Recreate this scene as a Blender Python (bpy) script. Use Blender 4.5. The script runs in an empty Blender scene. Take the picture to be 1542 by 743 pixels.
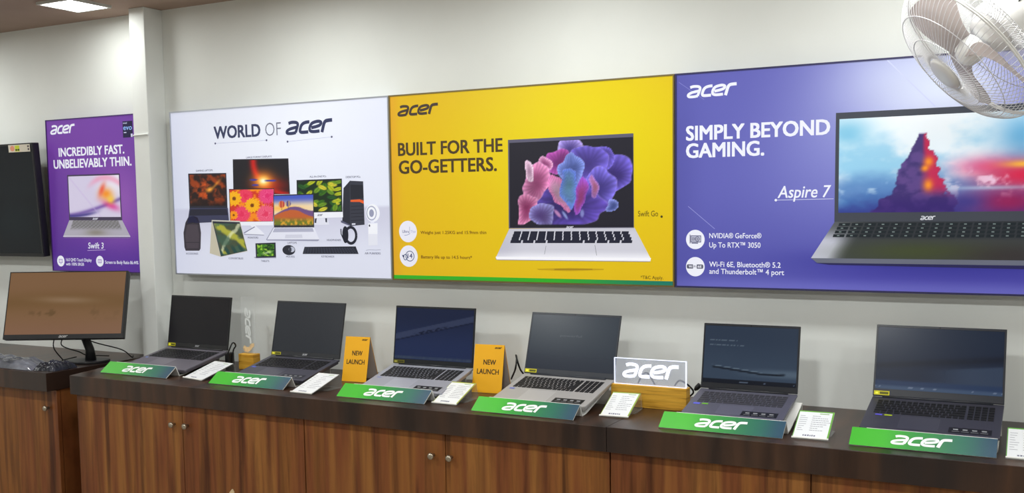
import bpy, bmesh, math, random
import numpy as np
from mathutils import Vector, Matrix

random.seed(7)
C = bpy.context.scene.collection
SC = bpy.context.scene
PI = math.pi

# ------------------------------------------------------------------ camera, light, exposure
W_PX, H_PX = 1542, 743
F_PX, CX, CY = 1526.136, 794.275, 438.297
YAW, PITCH, ROLL = -0.4805, -0.0818, -0.0127
CAM = Vector((0.0, -3.5, 1.63))
CEIL = 2.5786
CT = 0.9335                                   # worktop height
WALL_Y = 0.025


def cam_axes():
    cy, sy, cp, sp = math.cos(YAW), math.sin(YAW), math.cos(PITCH), math.sin(PITCH)
    f = Vector((sy * cp, cy * cp, sp))
    r = Vector((cy, -sy, 0))
    u = r.cross(f)
    cr, sr = math.cos(ROLL), math.sin(ROLL)
    return cr * r + sr * u, -sr * r + cr * u, f


CR, CU, CF = cam_axes()
cam_data = bpy.data.cameras.new('camera')
cam = bpy.data.objects.new('camera', cam_data)
C.objects.link(cam)
cam.matrix_world = Matrix(((CR.x, CU.x, -CF.x, CAM.x), (CR.y, CU.y, -CF.y, CAM.y),
                           (CR.z, CU.z, -CF.z, CAM.z), (0, 0, 0, 1)))
cam_data.sensor_fit = 'HORIZONTAL'
cam_data.sensor_width = 36.0
cam_data.lens = 36.0 * F_PX / W_PX
cam_data.shift_x = (W_PX / 2 - CX) / W_PX
cam_data.shift_y = (CY - H_PX / 2) / W_PX
cam_data.clip_start = 0.05
SC.camera = cam

SC.view_settings.view_transform = 'Standard'
SC.view_settings.look = 'None'
SC.view_settings.gamma = 1.0
SC.view_settings.use_curve_mapping = False
SC.view_settings.exposure = 0.0

world = bpy.data.worlds.new('world')
SC.world = world
world.use_nodes = True
world.node_tree.nodes['Background'].inputs[0].default_value = (0.8, 0.9, 1.0, 1)
world.node_tree.nodes['Background'].inputs[1].default_value = 0.05

LAMP_FILL_W = 7.0                              # unseen row added along the back wall to brighten its upper part
LAMP_W = 18.5                                 # watts of each ceiling lamp in the room
LAMP_NEAR_W = 1.7                             # the lamp close to the wall
PANEL_EMIT = 12.0
BACKLIT = 0.64                                # glow of the light boxes
# ceiling lamps: (x, y) centres
LAMPS = [(-3.975, -0.285)] + [(x, -0.62) for x in (-5.2, -2.75, -1.55, -0.35, 0.85)] + [(x, y) for y in (-2.2, -4.2) for x in (-5.3, -3.0, -0.9, 1.2)]  # near-wall row is added light; the deeper rows are the shop's own


def area_light(x, y, w):
    d = bpy.data.lights.new('lamp_light', 'AREA')
    d.shape = 'SQUARE'
    d.size = 0.19
    d.energy = w
    d.color = (0.975, 1.0, 0.985)
    o = bpy.data.objects.new('lamp_light', d)
    C.objects.link(o)
    o.location = (x, y, CEIL - 0.02)
    return o


for i, (x, y) in enumerate(LAMPS):
    area_light(x, y, LAMP_NEAR_W if i == 0 else LAMP_FILL_W if i < 6 else LAMP_W)


# ------------------------------------------------------------------ pixel -> point on a real plane
def ray(px, py):
    return CF + CR * ((px - CX) / F_PX) - CU * ((py - CY) / F_PX)


def at(px, py, y=0.0):
    d = ray(px, py)
    return CAM + d * ((y - CAM.y) / d.y)


def atz(px, py, z):
    d = ray(px, py)
    return CAM + d * ((z - CAM.z) / d.z)


def atx(px, py, x):
    d = ray(px, py)
    return CAM + d * ((x - CAM.x) / d.x)


# ------------------------------------------------------------------ colour and materials
def lin(c):
    c = np.clip(np.asarray(c, float) / 255.0, 0, 1)
    return np.where(c <= 0.04045, c / 12.92, ((c + 0.055) / 1.055) ** 2.4)


def lin4(c):
    a = lin(c)
    return (float(a[0]), float(a[1]), float(a[2]), 1.0)


def mat(name, col, rough=0.5, metal=0.0, spec=0.5, emit=0.0, ecol=None, trans=0.0, alpha=1.0, ior=1.45, noise=0.0, nscale=40):
    m = bpy.data.materials.new(name)
    m.use_nodes = True
    nt = m.node_tree
    b = nt.nodes['Principled BSDF']
    b.inputs['Base Color'].default_value = lin4(col)
    b.inputs['Roughness'].default_value = rough
    b.inputs['Metallic'].default_value = metal
    b.inputs['Specular IOR Level'].default_value = spec
    b.inputs['IOR'].default_value = ior
    b.inputs['Transmission Weight'].default_value = trans
    b.inputs['Alpha'].default_value = alpha
    if emit:
        b.inputs['Emission Color'].default_value = lin4(ecol or col)
        b.inputs['Emission Strength'].default_value = emit
    if noise:
        t = nt.nodes.new('ShaderNodeTexCoord')
        n = nt.nodes.new('ShaderNodeTexNoise')
        n.inputs['Scale'].default_value = nscale
        n.inputs['Detail'].default_value = 4
        r = nt.nodes.new('ShaderNodeValToRGB')
        lo = np.array(col) * (1 - noise)
        hi = np.minimum(255, np.array(col) * (1 + noise))
        r.color_ramp.elements[0].color = lin4(lo)
        r.color_ramp.elements[1].color = lin4(hi)
        r.color_ramp.elements[0].position = 0.3
        r.color_ramp.elements[1].position = 0.7
        nt.links.new(t.outputs['Object'], n.inputs['Vector'])
        nt.links.new(n.outputs['Fac'], r.inputs['Fac'])
        nt.links.new(r.outputs['Color'], b.inputs['Base Color'])
    return m


def print_mat(name, base, emit, rough=0.35, spec=0.3):
    m = bpy.data.materials.new(name)
    m.use_nodes = True
    nt = m.node_tree
    b = nt.nodes['Principled BSDF']
    a = nt.nodes.new('ShaderNodeAttribute')
    a.attribute_name = 'Col'
    mx = nt.nodes.new('ShaderNodeMix')
    mx.data_type = 'RGBA'
    mx.inputs[0].default_value = base
    mx.inputs[6].default_value = (0, 0, 0, 1)
    nt.links.new(a.outputs['Color'], mx.inputs[7])
    nt.links.new(mx.outputs[2], b.inputs['Base Color'])
    if emit:
        nt.links.new(a.outputs['Color'], b.inputs['Emission Color'])
        b.inputs['Emission Strength'].default_value = emit
    b.inputs['Roughness'].default_value = rough
    b.inputs['Specular IOR Level'].default_value = spec
    return m


def wood_mat(name, cols, plank, streak, rough, axis='X', gloss=0.4, seed=0.0, dark=0.6):
    """laminate: planks of different tone along one axis, long grain, dark streaks"""
    m = bpy.data.materials.new(name)
    m.use_nodes = True
    nt = m.node_tree
    N, L = nt.nodes, nt.links
    b = N['Principled BSDF']
    tc = N.new('ShaderNodeNewGeometry')
    mp = N.new('ShaderNodeMapping')
    mp.inputs['Location'].default_value = (seed, seed * 0.7, seed * 0.3)
    # squash the grain direction so that detail only runs across it
    mp.inputs['Scale'].default_value = {'X': (1, 0.05, 0.05), 'XZ': (1, 0.12, 0.12), 'Z': (0.05, 0.05, 1)}[axis]
    L.new(tc.outputs['Position'], mp.inputs['Vector'])
    n1 = N.new('ShaderNodeTexNoise')
    n1.inputs['Scale'].default_value = plank
    n1.inputs['Detail'].default_value = 2.5
    n1.inputs['Roughness'].default_value = 0.6
    n2 = N.new('ShaderNodeTexNoise')
    n2.inputs['Scale'].default_value = streak
    n2.inputs['Detail'].default_value = 5
    n2.inputs['Roughness'].default_value = 0.7
    n2.inputs['Distortion'].default_value = 0.6
    n3 = N.new('ShaderNodeTexNoise')
    n3.inputs['Scale'].default_value = plank * 2.1
    n3.inputs['Detail'].default_value = 3
    for n in (n1, n2, n3):
        L.new(mp.outputs['Vector'], n.inputs['Vector'])
    r = N.new('ShaderNodeValToRGB')
    els = r.color_ramp.elements
    while len(els) < len(cols):
        els.new(0.5)
    for i, c in enumerate(cols):
        els[i].position = 0.3 + 0.4 * i / (len(cols) - 1)
        els[i].color = lin4(c)
    L.new(n1.outputs['Fac'], r.inputs['Fac'])
    r2 = N.new('ShaderNodeValToRGB')
    r2.color_ramp.elements[0].position = 0.36
    r2.color_ramp.elements[0].color = (dark, dark, dark, 1)
    r2.color_ramp.elements[1].position = 0.56
    r2.color_ramp.elements[1].color = (1, 1, 1, 1)
    L.new(n2.outputs['Fac'], r2.inputs['Fac'])
    r3 = N.new('ShaderNodeValToRGB')
    r3.color_ramp.elements[0].position = 0.33
    r3.color_ramp.elements[0].color = (dark * 0.7, dark * 0.62, dark * 0.6, 1)
    r3.color_ramp.elements[1].position = 0.42
    r3.color_ramp.elements[1].color = (1, 1, 1, 1)
    L.new(n3.outputs['Fac'], r3.inputs['Fac'])
    m1 = N.new('ShaderNodeMix')
    m1.data_type = 'RGBA'
    m1.blend_type = 'MULTIPLY'
    m1.inputs[0].default_value = 1
    L.new(r.outputs['Color'], m1.inputs[6])
    L.new(r2.outputs['Color'], m1.inputs[7])
    m2 = N.new('ShaderNodeMix')
    m2.data_type = 'RGBA'
    m2.blend_type = 'MULTIPLY'
    m2.inputs[0].default_value = 1
    L.new(m1.outputs[2], m2.inputs[6])
    L.new(r3.outputs['Color'], m2.inputs[7])
    L.new(m2.outputs[2], b.inputs['Base Color'])
    b.inputs['Roughness'].default_value = rough
    b.inputs['Specular IOR Level'].default_value = gloss
    return m


M = {}
M['wall'] = mat('wall_paint', (232, 235, 231), 0.75, noise=0.012, nscale=3, spec=0.25)
M['column'] = mat('column_paint', (234, 237, 234), 0.7, spec=0.25, noise=0.012, nscale=4)
M['ceiling'] = mat('ceiling_paint', (168, 146, 132), 0.8, spec=0.2, noise=0.05, nscale=2)
M['floor'] = mat('floor_tile', (150, 140, 128), 0.35, noise=0.05, nscale=5)
M['alu'] = mat('brushed_aluminium', (176, 180, 190), 0.35, 0.8)
M['frame_dark'] = mat('dark_frame', (52, 50, 92), 0.4, 0.2)
M['frame_purple'] = mat('purple_frame', (70, 40, 110), 0.4, 0.2)
M['frame_yellow'] = mat('bronze_frame', (120, 105, 60), 0.4, 0.4)
M['cab'] = wood_mat('walnut_laminate', [(112, 64, 32), (146, 93, 44), (124, 70, 38), (154, 102, 50), (118, 68, 36)], 7.5, 30, 0.42, 'X', 0.3, 3.1, 0.62)
M['top'] = wood_mat('dark_worktop_laminate', [(36, 25, 21), (52, 36, 28), (72, 47, 31), (44, 30, 25), (32, 25, 25)], 4.2, 22, 0.34, 'XZ', 0.5, 1.7, 0.75)
M['bamboo'] = wood_mat('pine_block', [(196, 140, 38), (224, 172, 62), (205, 150, 44)], 60, 130, 0.5, 'Z', 0.3, 0.4, 0.8)
M['knob'] = mat('nickel', (178, 168, 150), 0.3, 0.85)
M['black'] = mat('black_plastic', (24, 24, 26), 0.4)
M['black_gloss'] = mat('black_glass', (10, 11, 13), 0.12, spec=0.5)
M['cable'] = mat('black_cable', (17, 17, 19), 0.5)
M['white_sheet'] = mat('white_acrylic', (232, 232, 226), 0.35)
M['acrylic_lit'] = mat('lit_acrylic_edge', (225, 232, 255), 0.3, emit=0.75)
M['etched'] = mat('etched_lit_letters', (238, 242, 255), 0.4, emit=0.9)
M['etched_off'] = mat('etched_letters', (226, 230, 228), 0.6)
M['peach'] = mat('peach_glow', (240, 200, 150), 0.6, noise=0.12, nscale=60)  # colour stands in for LED glow on the upright plate
M['fanwhite'] = mat('fan_white', (236, 235, 232), 0.4)
M['wire'] = mat('guard_wire', (226, 226, 228), 0.35, 0.1)
M['yellow_card'] = mat('yellow_card', (244, 178, 14), 0.55)
M['card_inside'] = mat('grey_card_inside', (196, 188, 182), 0.7)
M['tag'] = mat('beige_tag', (212, 188, 150), 0.7)
M['bag_dark'] = mat('dark_packet', (38, 40, 52), 0.25, noise=0.3, nscale=12)
M['bag_grey'] = mat('grey_packet', (96, 98, 106), 0.10, noise=0.4, nscale=9, spec=0.9)
M['lamp_glow'] = mat('lamp_diffuser', (255, 255, 250), 0.4, emit=PANEL_EMIT)
M['lamp_frame'] = mat('lamp_frame', (205, 205, 200), 0.4)
M['backlit'] = print_mat('backlit_print', 0.42, BACKLIT)
M['matte'] = print_mat('matte_print', 1.0, 0.0, 0.4)
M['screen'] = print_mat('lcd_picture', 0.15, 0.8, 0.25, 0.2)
M['key'] = mat('black_keys', (26, 26, 29), 0.5)
M['key_grey'] = mat('grey_keys', (62, 62, 70), 0.5)


def clear_mat(name, tint, a):
    """thin clear plastic: mostly see-through, with a gloss coat"""
    m = bpy.data.materials.new(name)
    m.use_nodes = True
    nt = m.node_tree
    b = nt.nodes['Principled BSDF']
    b.inputs['Base Color'].default_value = lin4(tint)
    b.inputs['Roughness'].default_value = 0.08
    b.inputs['Alpha'].default_value = a
    return m


M['clear'] = clear_mat('clear_acrylic', (214, 222, 240), 0.28)
M['clear_thin'] = clear_mat('clear_acrylic_faint', (214, 220, 220), 0.10)
M['clear_holder'] = clear_mat('clear_holder', (226, 230, 226), 0.13)


def blade_mat():
    m = bpy.data.materials.new('smoky_fan_blade')
    m.use_nodes = True
    nt = m.node_tree
    out = nt.nodes['Material Output']
    b = nt.nodes['Principled BSDF']
    b.inputs['Base Color'].default_value = lin4((196, 188, 186))
    b.inputs['Roughness'].default_value = 0.35
    tl = nt.nodes.new('ShaderNodeBsdfTranslucent')
    tl.inputs['Color'].default_value = lin4((206, 196, 192))
    tr = nt.nodes.new('ShaderNodeBsdfTransparent')
    m1 = nt.nodes.new('ShaderNodeMixShader')
    m1.inputs[0].default_value = 0.55
    m2 = nt.nodes.new('ShaderNodeMixShader')
    m2.inputs[0].default_value = 0.14
    nt.links.new(b.outputs[0], m1.inputs[1])
    nt.links.new(tl.outputs[0], m1.inputs[2])
    nt.links.new(m1.outputs[0], m2.inputs[1])
    nt.links.new(tr.outputs[0], m2.inputs[2])
    nt.links.new(m2.outputs[0], out.inputs['Surface'])
    return m


M['blade'] = blade_mat()
M['film'] = clear_mat('clear_film', (235, 238, 245), 0.22)


# ------------------------------------------------------------------ geometry collector
class G:
    def __init__(s):
        s.v, s.f, s.c = [], [], []

    def add(s, vs, fs, col=None):
        n = len(s.v)
        s.v += [tuple(p) for p in vs]
        s.f += [tuple(i + n for i in f) for f in fs]
        if col is not None:
            s.c += [tuple(col)] * len(vs)
        return s

    def box(s, x0, x1, y0, y1, z0, z1):
        vs = [(x, y, z) for x in (x0, x1) for y in (y0, y1) for z in (z0, z1)]
        return s.add(vs, [(0, 1, 3, 2), (4, 6, 7, 5), (0, 4, 5, 1), (2, 3, 7, 6), (0, 2, 6, 4), (1, 5, 7, 3)])

    def prism(s, poly, z0, z1):
        n = len(poly)
        vs = [(x, y, z0) for x, y in poly] + [(x, y, z1) for x, y in poly]
        fs = [tuple(range(n - 1, -1, -1)), tuple(range(n, 2 * n))]
        fs += [(i, (i + 1) % n, n + (i + 1) % n, n + i) for i in range(n)]
        return s.add(vs, fs)

    def sheet(s, prof, x0, x1, t):
        """a bent sheet: (y,z) centre line swept along x"""
        P = [Vector(q) for q in prof]
        A, B = [], []
        for i, q in enumerate(P):
            d1 = (P[i] - P[i - 1]).normalized() if i else None
            d2 = (P[i + 1] - P[i]).normalized() if i < len(P) - 1 else None
            n1 = Vector((-d1.y, d1.x)) if d1 else None
            n2 = Vector((-d2.y, d2.x)) if d2 else None
            if n1 and n2:
                n = (n1 + n2)
                n = n.normalized() / max(0.45, math.sqrt((1 + n1.dot(n2)) / 2))
            else:
                n = n1 or n2
            A.append(q + n * t / 2)
            B.append(q - n * t / 2)
        n = len(P)
        vs = []
        for x in (x0, x1):
            vs += [(x, a.x, a.y) for a in A] + [(x, b.x, b.y) for b in B]
        fs = []
        for i in range(n - 1):
            fs += [(i, i + 1, 2 * n + i + 1, 2 * n + i), (n + i + 1, n + i, 3 * n + i, 3 * n + i + 1),
                   (i, n + i, n + i + 1, i + 1), (2 * n + i, 2 * n + i + 1, 3 * n + i + 1, 3 * n + i)]
        fs += [(0, 2 * n, 3 * n, n), (n - 1, 2 * n - 1, 4 * n - 1, 3 * n - 1)]
        return s.add(vs, fs)

    def tube(s, path, r, n=8, closed=False):
        P = [Vector(p) for p in path]
        m = len(P)
        up = Vector((0.13, 0.27, 0.95)).normalized()
        vs, fs = [], []
        for i, p in enumerate(P):
            a = P[(i - 1) % m] if (closed or i) else P[i]
            b = P[(i + 1) % m] if (closed or i < m - 1) else P[i]
            d = (b - a).normalized()
            e = d.cross(up)
            if e.length < 0.05:
                e = d.cross(Vector((1, 0, 0)))
            e.normalize()
            g = e.cross(d)
            rr = r[i] if isinstance(r, (list, tuple)) else r
            for k in range(n):
                t = 2 * PI * k / n
                vs.append(p + (e * math.cos(t) + g * math.sin(t)) * rr)
        for i in range(m if closed else m - 1):
            j = (i + 1) % m
            for k in range(n):
                k2 = (k + 1) % n
                fs.append((i * n + k, j * n + k, j * n + k2, i * n + k2))
        if not closed:
            fs += [tuple(range(n)), tuple(range((m - 1) * n + n - 1, (m - 1) * n - 1, -1))]
        return s.add(vs, fs)

    def lathe(s, prof, o=(0, 0, 0), axis=(0, 0, 1), n=32):
        """(radius, height) profile spun about an axis"""
        o, ax = Vector(o), Vector(axis).normalized()
        e = ax.orthogonal().normalized()
        g = ax.cross(e)
        vs, fs = [], []
        for r, h in prof:
            for k in range(n):
                t = 2 * PI * k / n
                vs.append(o + ax * h + (e * math.cos(t) + g * math.sin(t)) * max(r, 1e-5))
        m = len(prof)
        for i in range(m - 1):
            for k in range(n):
                k2 = (k + 1) % n
                fs.append((i * n + k, i * n + k2, (i + 1) * n + k2, (i + 1) * n + k))
        fs += [tuple(range(n - 1, -1, -1)), tuple(range((m - 1) * n, m * n))]
        return s.add(vs, fs)


def smooth_path(pts, k=6):
    """Catmull-Rom through the points (2D or 3D)"""
    P = [np.array(p, float) for p in pts]
    P = [2 * P[0] - P[1]] + P + [2 * P[-1] - P[-2]]
    out = []
    for i in range(1, len(P) - 2):
        a, b, c, d = P[i - 1:i + 3]
        for j in range(k):
            t = j / k
            out.append(0.5 * ((2 * b) + (c - a) * t + (2 * a - 5 * b + 4 * c - d) * t * t + (3 * b - a - 3 * c + d) * t ** 3))
    out.append(P[-2])
    return [tuple(float(q) for q in o) for o in out]


def obj(name, g, m, parent=None, world=True, bevel=0.0, smooth=False, seg=2):
    me = bpy.data.meshes.new(name)
    off = parent.location if (parent is not None and world) else Vector((0, 0, 0))
    if parent is not None and world:
        p = parent
        off = Vector(p.location)
        while p.parent is not None:
            p = p.parent
            off = off + Vector(p.location)
    vs = [(v[0] - off.x, v[1] - off.y, v[2] - off.z) for v in g.v]
    me.from_pydata(vs, [], g.f)
    me.validate()
    me.update()
    if g.c and len(g.c) == len(g.v):
        at_ = me.color_attributes.new('Col', 'FLOAT_COLOR', 'POINT')
        a = np.ones((len(g.v), 4), np.float32)
        a[:, :3] = np.array(g.c, np.float32)
        at_.data.foreach_set('color', a.ravel())
    else:
        bm = bmesh.new()
        bm.from_mesh(me)
        bmesh.ops.recalc_face_normals(bm, faces=bm.faces)
        bm.to_mesh(me)
        bm.free()
    me.materials.append(m)
    if smooth:
        for p in me.polygons:
            p.use_smooth = True
    o = bpy.data.objects.new(name, me)
    C.objects.link(o)
    if parent is not None:
        o.parent = parent
    if bevel:
        b = o.modifiers.new('bevel', 'BEVEL')
        b.width = bevel
        b.segments = seg
        b.limit_method = 'ANGLE'
        b.angle_limit = 0.6
    return o


def tag(o, label=None, cat=None, group=None, kind=None):
    if label:
        o['label'] = label
    if cat:
        o['category'] = cat
    if group:
        o['group'] = group
    if kind:
        o['kind'] = kind
    return o


def thing(name, label, cat, loc, group=None, rot=(0, 0, 0)):
    o = bpy.data.objects.new(name, None)
    o.empty_display_size = 0.05
    C.objects.link(o)
    o.location = loc
    o.rotation_euler = rot
    return tag(o, label, cat, group)


def structure(name, g, m, **k):
    return tag(obj(name, g, m, **k), kind='structure')


# ------------------------------------------------------------------ flat printing on a plane
class Frame:
    def __init__(s, o, r, u, n):
        s.o, s.r, s.u, s.n = Vector(o), Vector(r), Vector(u), Vector(n)

    def p(s, a, b, lift=0.0):
        return s.o + s.r * a + s.u * b + s.n * lift


class Print:
    """flat coloured shapes on one plane, each layer a hair above the last"""

    def __init__(s, frame, lift=0.0004):
        s.fr, s.g, s.l = frame, G(), lift

    def poly(s, pts, col, dl=0.0):
        vs = [s.fr.p(a, b, s.l + dl) for a, b in pts]
        # keep the face towards the normal
        area = sum(pts[i][0] * pts[(i + 1) % len(pts)][1] - pts[(i + 1) % len(pts)][0] * pts[i][1] for i in range(len(pts)))
        idx = tuple(range(len(pts)))
        s.g.add(vs, [idx if area > 0 else idx[::-1]], lin(col))
        return s

    def rect(s, x0, x1, y0, y1, col, dl=0.0):
        return s.poly([(x0, y0), (x1, y0), (x1, y1), (x0, y1)], col, dl)

    def disc(s, cx, cy, rx, ry, col, dl=0.0, n=40):
        return s.poly([(cx + rx * math.cos(2 * PI * k / n), cy + ry * math.sin(2 * PI * k / n)) for k in range(n)], col, dl)

    def stroke(s, path, w, col, dl=0.0):
        P = [np.array(p, float) for p in path]
        n = len(P)
        Lp, Rp = [], []
        for i in range(n):
            d = P[min(i + 1, n - 1)] - P[max(i - 1, 0)]
            d = d / (np.linalg.norm(d) + 1e-12)
            nn = np.array((-d[1], d[0])) * (w[i] if hasattr(w, '__len__') else w) / 2
            Lp.append(P[i] + nn)
            Rp.append(P[i] - nn)
        vs = [s.fr.p(*q, s.l + dl) for q in Lp] + [s.fr.p(*q, s.l + dl) for q in Rp]
        s.g.add(vs, [(n + i, n + i + 1, i + 1, i) for i in range(n - 1)], lin(col))
        return s

    def ring(s, cx, cy, rx, ry, w, col, dl=0.0, a0=0, a1=2 * PI, n=36):
        return s.stroke([(cx + rx * math.cos(a0 + (a1 - a0) * k / n), cy + ry * math.sin(a0 + (a1 - a0) * k / n)) for k in range(n + 1)], w, col, dl)

    def grid(s, quad, nu, nv, fn, dl=0.0):
        """quad TL,TR,BR,BL in plane coordinates; fn(u,v) -> rgb 0-255, v upwards"""
        TL, TR, BR, BL = [np.array(q, float) for q in quad]
        u, v = np.meshgrid(np.linspace(0, 1, nu + 1), np.linspace(0, 1, nv + 1))
        u, v = u.ravel(), v.ravel()
        P = (BL[None] * ((1 - u) * (1 - v))[:, None] + BR[None] * (u * (1 - v))[:, None] + TL[None] * ((1 - u) * v)[:, None] + TR[None] * (u * v)[:, None])
        rgb = np.stack([np.broadcast_to(np.asarray(q, float), u.shape) for q in fn(u, v)], 1)
        L = lin(rgb)
        n = len(s.g.v)
        for a in range(len(u)):
            s.g.v.append(tuple(s.fr.p(P[a, 0], P[a, 1], s.l + dl)))
            s.g.c.append((L[a, 0], L[a, 1], L[a, 2]))
        w = nu + 1
        for j in range(nv):
            for i in range(nu):
                q = n + j * w + i
                s.g.f.append((q, q + 1, q + w + 1, q + w))
        return s

    def text(s, body, x0, x1, base, cap, col, bold=0.0, shear=0.0, dl=0.0):
        t = text_mesh(body, min(bold, 0.0), shear)
        if t is None:
            return s
        V, F, (mx0, mx1), hcap = t
        # heavier weights: the same outlines struck several times with a small spread
        w = max(0.0, bold)
        sx = (x1 - x0) / (mx1 - mx0 + 2 * w)
        sy = (cap - base) / (hcap + 1.2 * w)
        for i, (ox, oy) in enumerate([(-w, 0), (-w, 1.2 * w), (0, 0), (0, 1.2 * w), (w, 0), (w, 1.2 * w)] if w else [(0, 0)]):
            s.g.add([s.fr.p(x0 + (a - mx0 + w + ox) * sx, base + (b + oy) * sy, s.l + dl + i * 1e-5) for a, b in V], F, lin(col))
        return s

    def wordmark(s, x0, x1, base, h, col, dl=0.0):
        w = x1 - x0
        for path, wid in LOGO:
            s.stroke([(x0 + a * w, base + b * h) for a, b in path], wid * w, col, dl)
        return s

    def build(s, name, m, parent, world=True):
        return obj(name, s.g, m, parent, world)


_text = {}


def text_mesh(body, bold, shear):
    k = (body, bold, shear)
    if k not in _text:
        def make(b):
            cu = bpy.data.curves.new('t', 'FONT')
            cu.body = b
            cu.offset = bold
            cu.shear = shear
            cu.resolution_u = 3
            o = bpy.data.objects.new('t', cu)
            C.objects.link(o)
            dg = bpy.context.evaluated_depsgraph_get()
            me = bpy.data.meshes.new_from_object(o.evaluated_get(dg))
            V = [(v.co.x, v.co.y) for v in me.vertices]
            F = []
            for p in me.polygons:
                q = tuple(p.vertices)
                ar = sum(V[q[i]][0] * V[q[(i + 1) % len(q)]][1] - V[q[(i + 1) % len(q)]][0] * V[q[i]][1] for i in range(len(q)))
                F.append(q if ar > 0 else q[::-1])
            bpy.data.objects.remove(o)
            bpy.data.curves.remove(cu)
            bpy.data.meshes.remove(me)
            return V, F
        V, F = make(body)
        H, _ = make('H')
        hc = max(v[1] for v in H)
        xs = [v[0] for v in V]
        _text[k] = (V, F, (min(xs), max(xs)), hc)
    return _text[k]


# the wordmark's strokes, traced as centre lines: x 0..1 over its width, y 0..1 over the height of the letter a
def _logo():
    raw = [
        ([(222, 272), (290, 250), (380, 250), (445, 268), (468, 310), (452, 380), (428, 450), (405, 510)], 66),
        ([(440, 375), (350, 392), (255, 415), (190, 450), (168, 490), (195, 522), (260, 528), (330, 525), (412, 512)], 64),
        ([(775, 262), (690, 268), (612, 292), (560, 345), (533, 415), (522, 475), (545, 508), (610, 516), (738, 512)], 68),
        ([(1032, 505), (930, 512), (845, 510), (790, 486), (775, 430), (796, 360), (846, 300), (925, 272), (1010, 262), (1066, 280), (1076, 318), (1036, 362), (940, 392), (820, 412)], 66),
        ([(1092, 540), (1114, 460), (1136, 380), (1160, 310), (1196, 268), (1260, 254), (1362, 250)], 74),
    ]
    x0, x1, y0, y1 = 130, 1366, 556, 218
    out = []
    for p, w in raw:
        q = smooth_path(p, 5)
        out.append(([((a - x0) / (x1 - x0), (b - y0) / (y1 - y0)) for a, b in q], w / (x1 - x0)))
    return out


LOGO = _logo()


# noise for the printed pictures
class Noise:
    def __init__(s, seed):
        s.r = np.random.RandomState(seed).rand(64, 64)

    def v(s, x, y):
        xi, yi = np.floor(x).astype(int), np.floor(y).astype(int)
        fx, fy = x - xi, y - yi
        fx, fy = fx * fx * (3 - 2 * fx), fy * fy * (3 - 2 * fy)
        g = lambda a, b: s.r[a % 64, b % 64]
        return (g(xi, yi) * (1 - fx) + g(xi + 1, yi) * fx) * (1 - fy) + (g(xi, yi + 1) * (1 - fx) + g(xi + 1, yi + 1) * fx) * fy

    def fbm(s, x, y, o=4):
        t, a, n = 0, 0.5, 0
        for k in range(o):
            t = t + a * s.v(x * 2 ** k + 7 * k, y * 2 ** k + 3 * k)
            n += a
            a *= 0.55
        return t / n


class RGB:
    """an RGB painting as three arrays"""

    def __init__(s, u, v, col):
        s.u, s.v = u, v
        s.a = np.tile(np.array(col, float)[:, None], (1, len(u)))

    def mix(s, col, m):
        m = np.clip(m, 0, 1)
        col = np.array(col, float)
        if col.ndim == 1:
            col = col[:, None]
        s.a = s.a * (1 - m) + col * m
        return s

    def addc(s, col, m):
        s.a = s.a + np.array(col, float)[:, None] * np.clip(m, 0, 1)
        return s

    def blob(s, x, y, rx, ry, ang=0.0, soft=0.1):
        c, n = math.cos(ang), math.sin(ang)
        dx, dy = s.u - x, s.v - y
        d = np.sqrt(((dx * c + dy * n) / rx) ** 2 + ((-dx * n + dy * c) / ry) ** 2)
        return np.clip((1 - d) / soft, 0, 1)

    def glow(s, x, y, rx, ry, ang=0.0):
        c, n = math.cos(ang), math.sin(ang)
        dx, dy = s.u - x, s.v - y
        return np.exp(-(((dx * c + dy * n) / rx) ** 2 + ((-dx * n + dy * c) / ry) ** 2))

    def out(s):
        return np.clip(s.a, 0, 255)


def sstep(a, b, x):
    t = np.clip((x - a) / (b - a), 0, 1)
    return t * t * (3 - 2 * t)


# ------------------------------------------------------------------ the room
X0, X1, Y0 = -6.6, 2.6, -7.0
structure('floor', G().box(X0 - .1, X1 + .1, Y0 - .1, WALL_Y + .1, -0.1, 0.0), M['floor'])
structure('ceiling', G().box(X0 - .1, X1 + .1, Y0 - .1, WALL_Y + .1, CEIL, CEIL + 0.1), M['ceiling'])
structure('wall_back', G().box(X0 - .1, X1 + .1, WALL_Y, WALL_Y + 0.1, 0, CEIL), M['wall'])
structure('wall_left', G().box(X0 - .1, X0, Y0, WALL_Y, 0, CEIL), M['wall'])
structure('wall_right', G().box(X1, X1 + .1, Y0, WALL_Y, 0, CEIL), M['wall'])
structure('wall_front', G().box(X0 - .1, X1 + .1, Y0 - .1, Y0, 0, CEIL), M['wall'])
COLX0, COLX1, COLY = -3.858, -3.760, -0.084
structure('trim_1', G().box(COLX0, COLX1, COLY, WALL_Y, 0, CEIL), M['column'], bevel=0.003)
# thin painted cable run across the pilaster
a, b = at(201, 204.5, COLY), at(226, 204, COLY)
tag(obj('cable_cover', G().tube([(COLX0 + 0.002, COLY - 0.003, a.z), (-3.82, COLY - 0.004, a.z + .002), (COLX1 - 0.001, COLY - 0.003, a.z + 0.002)], 0.004, 6), M['column']),
    'thin white painted cable run crossing the white pilaster', 'cable cover')

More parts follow.
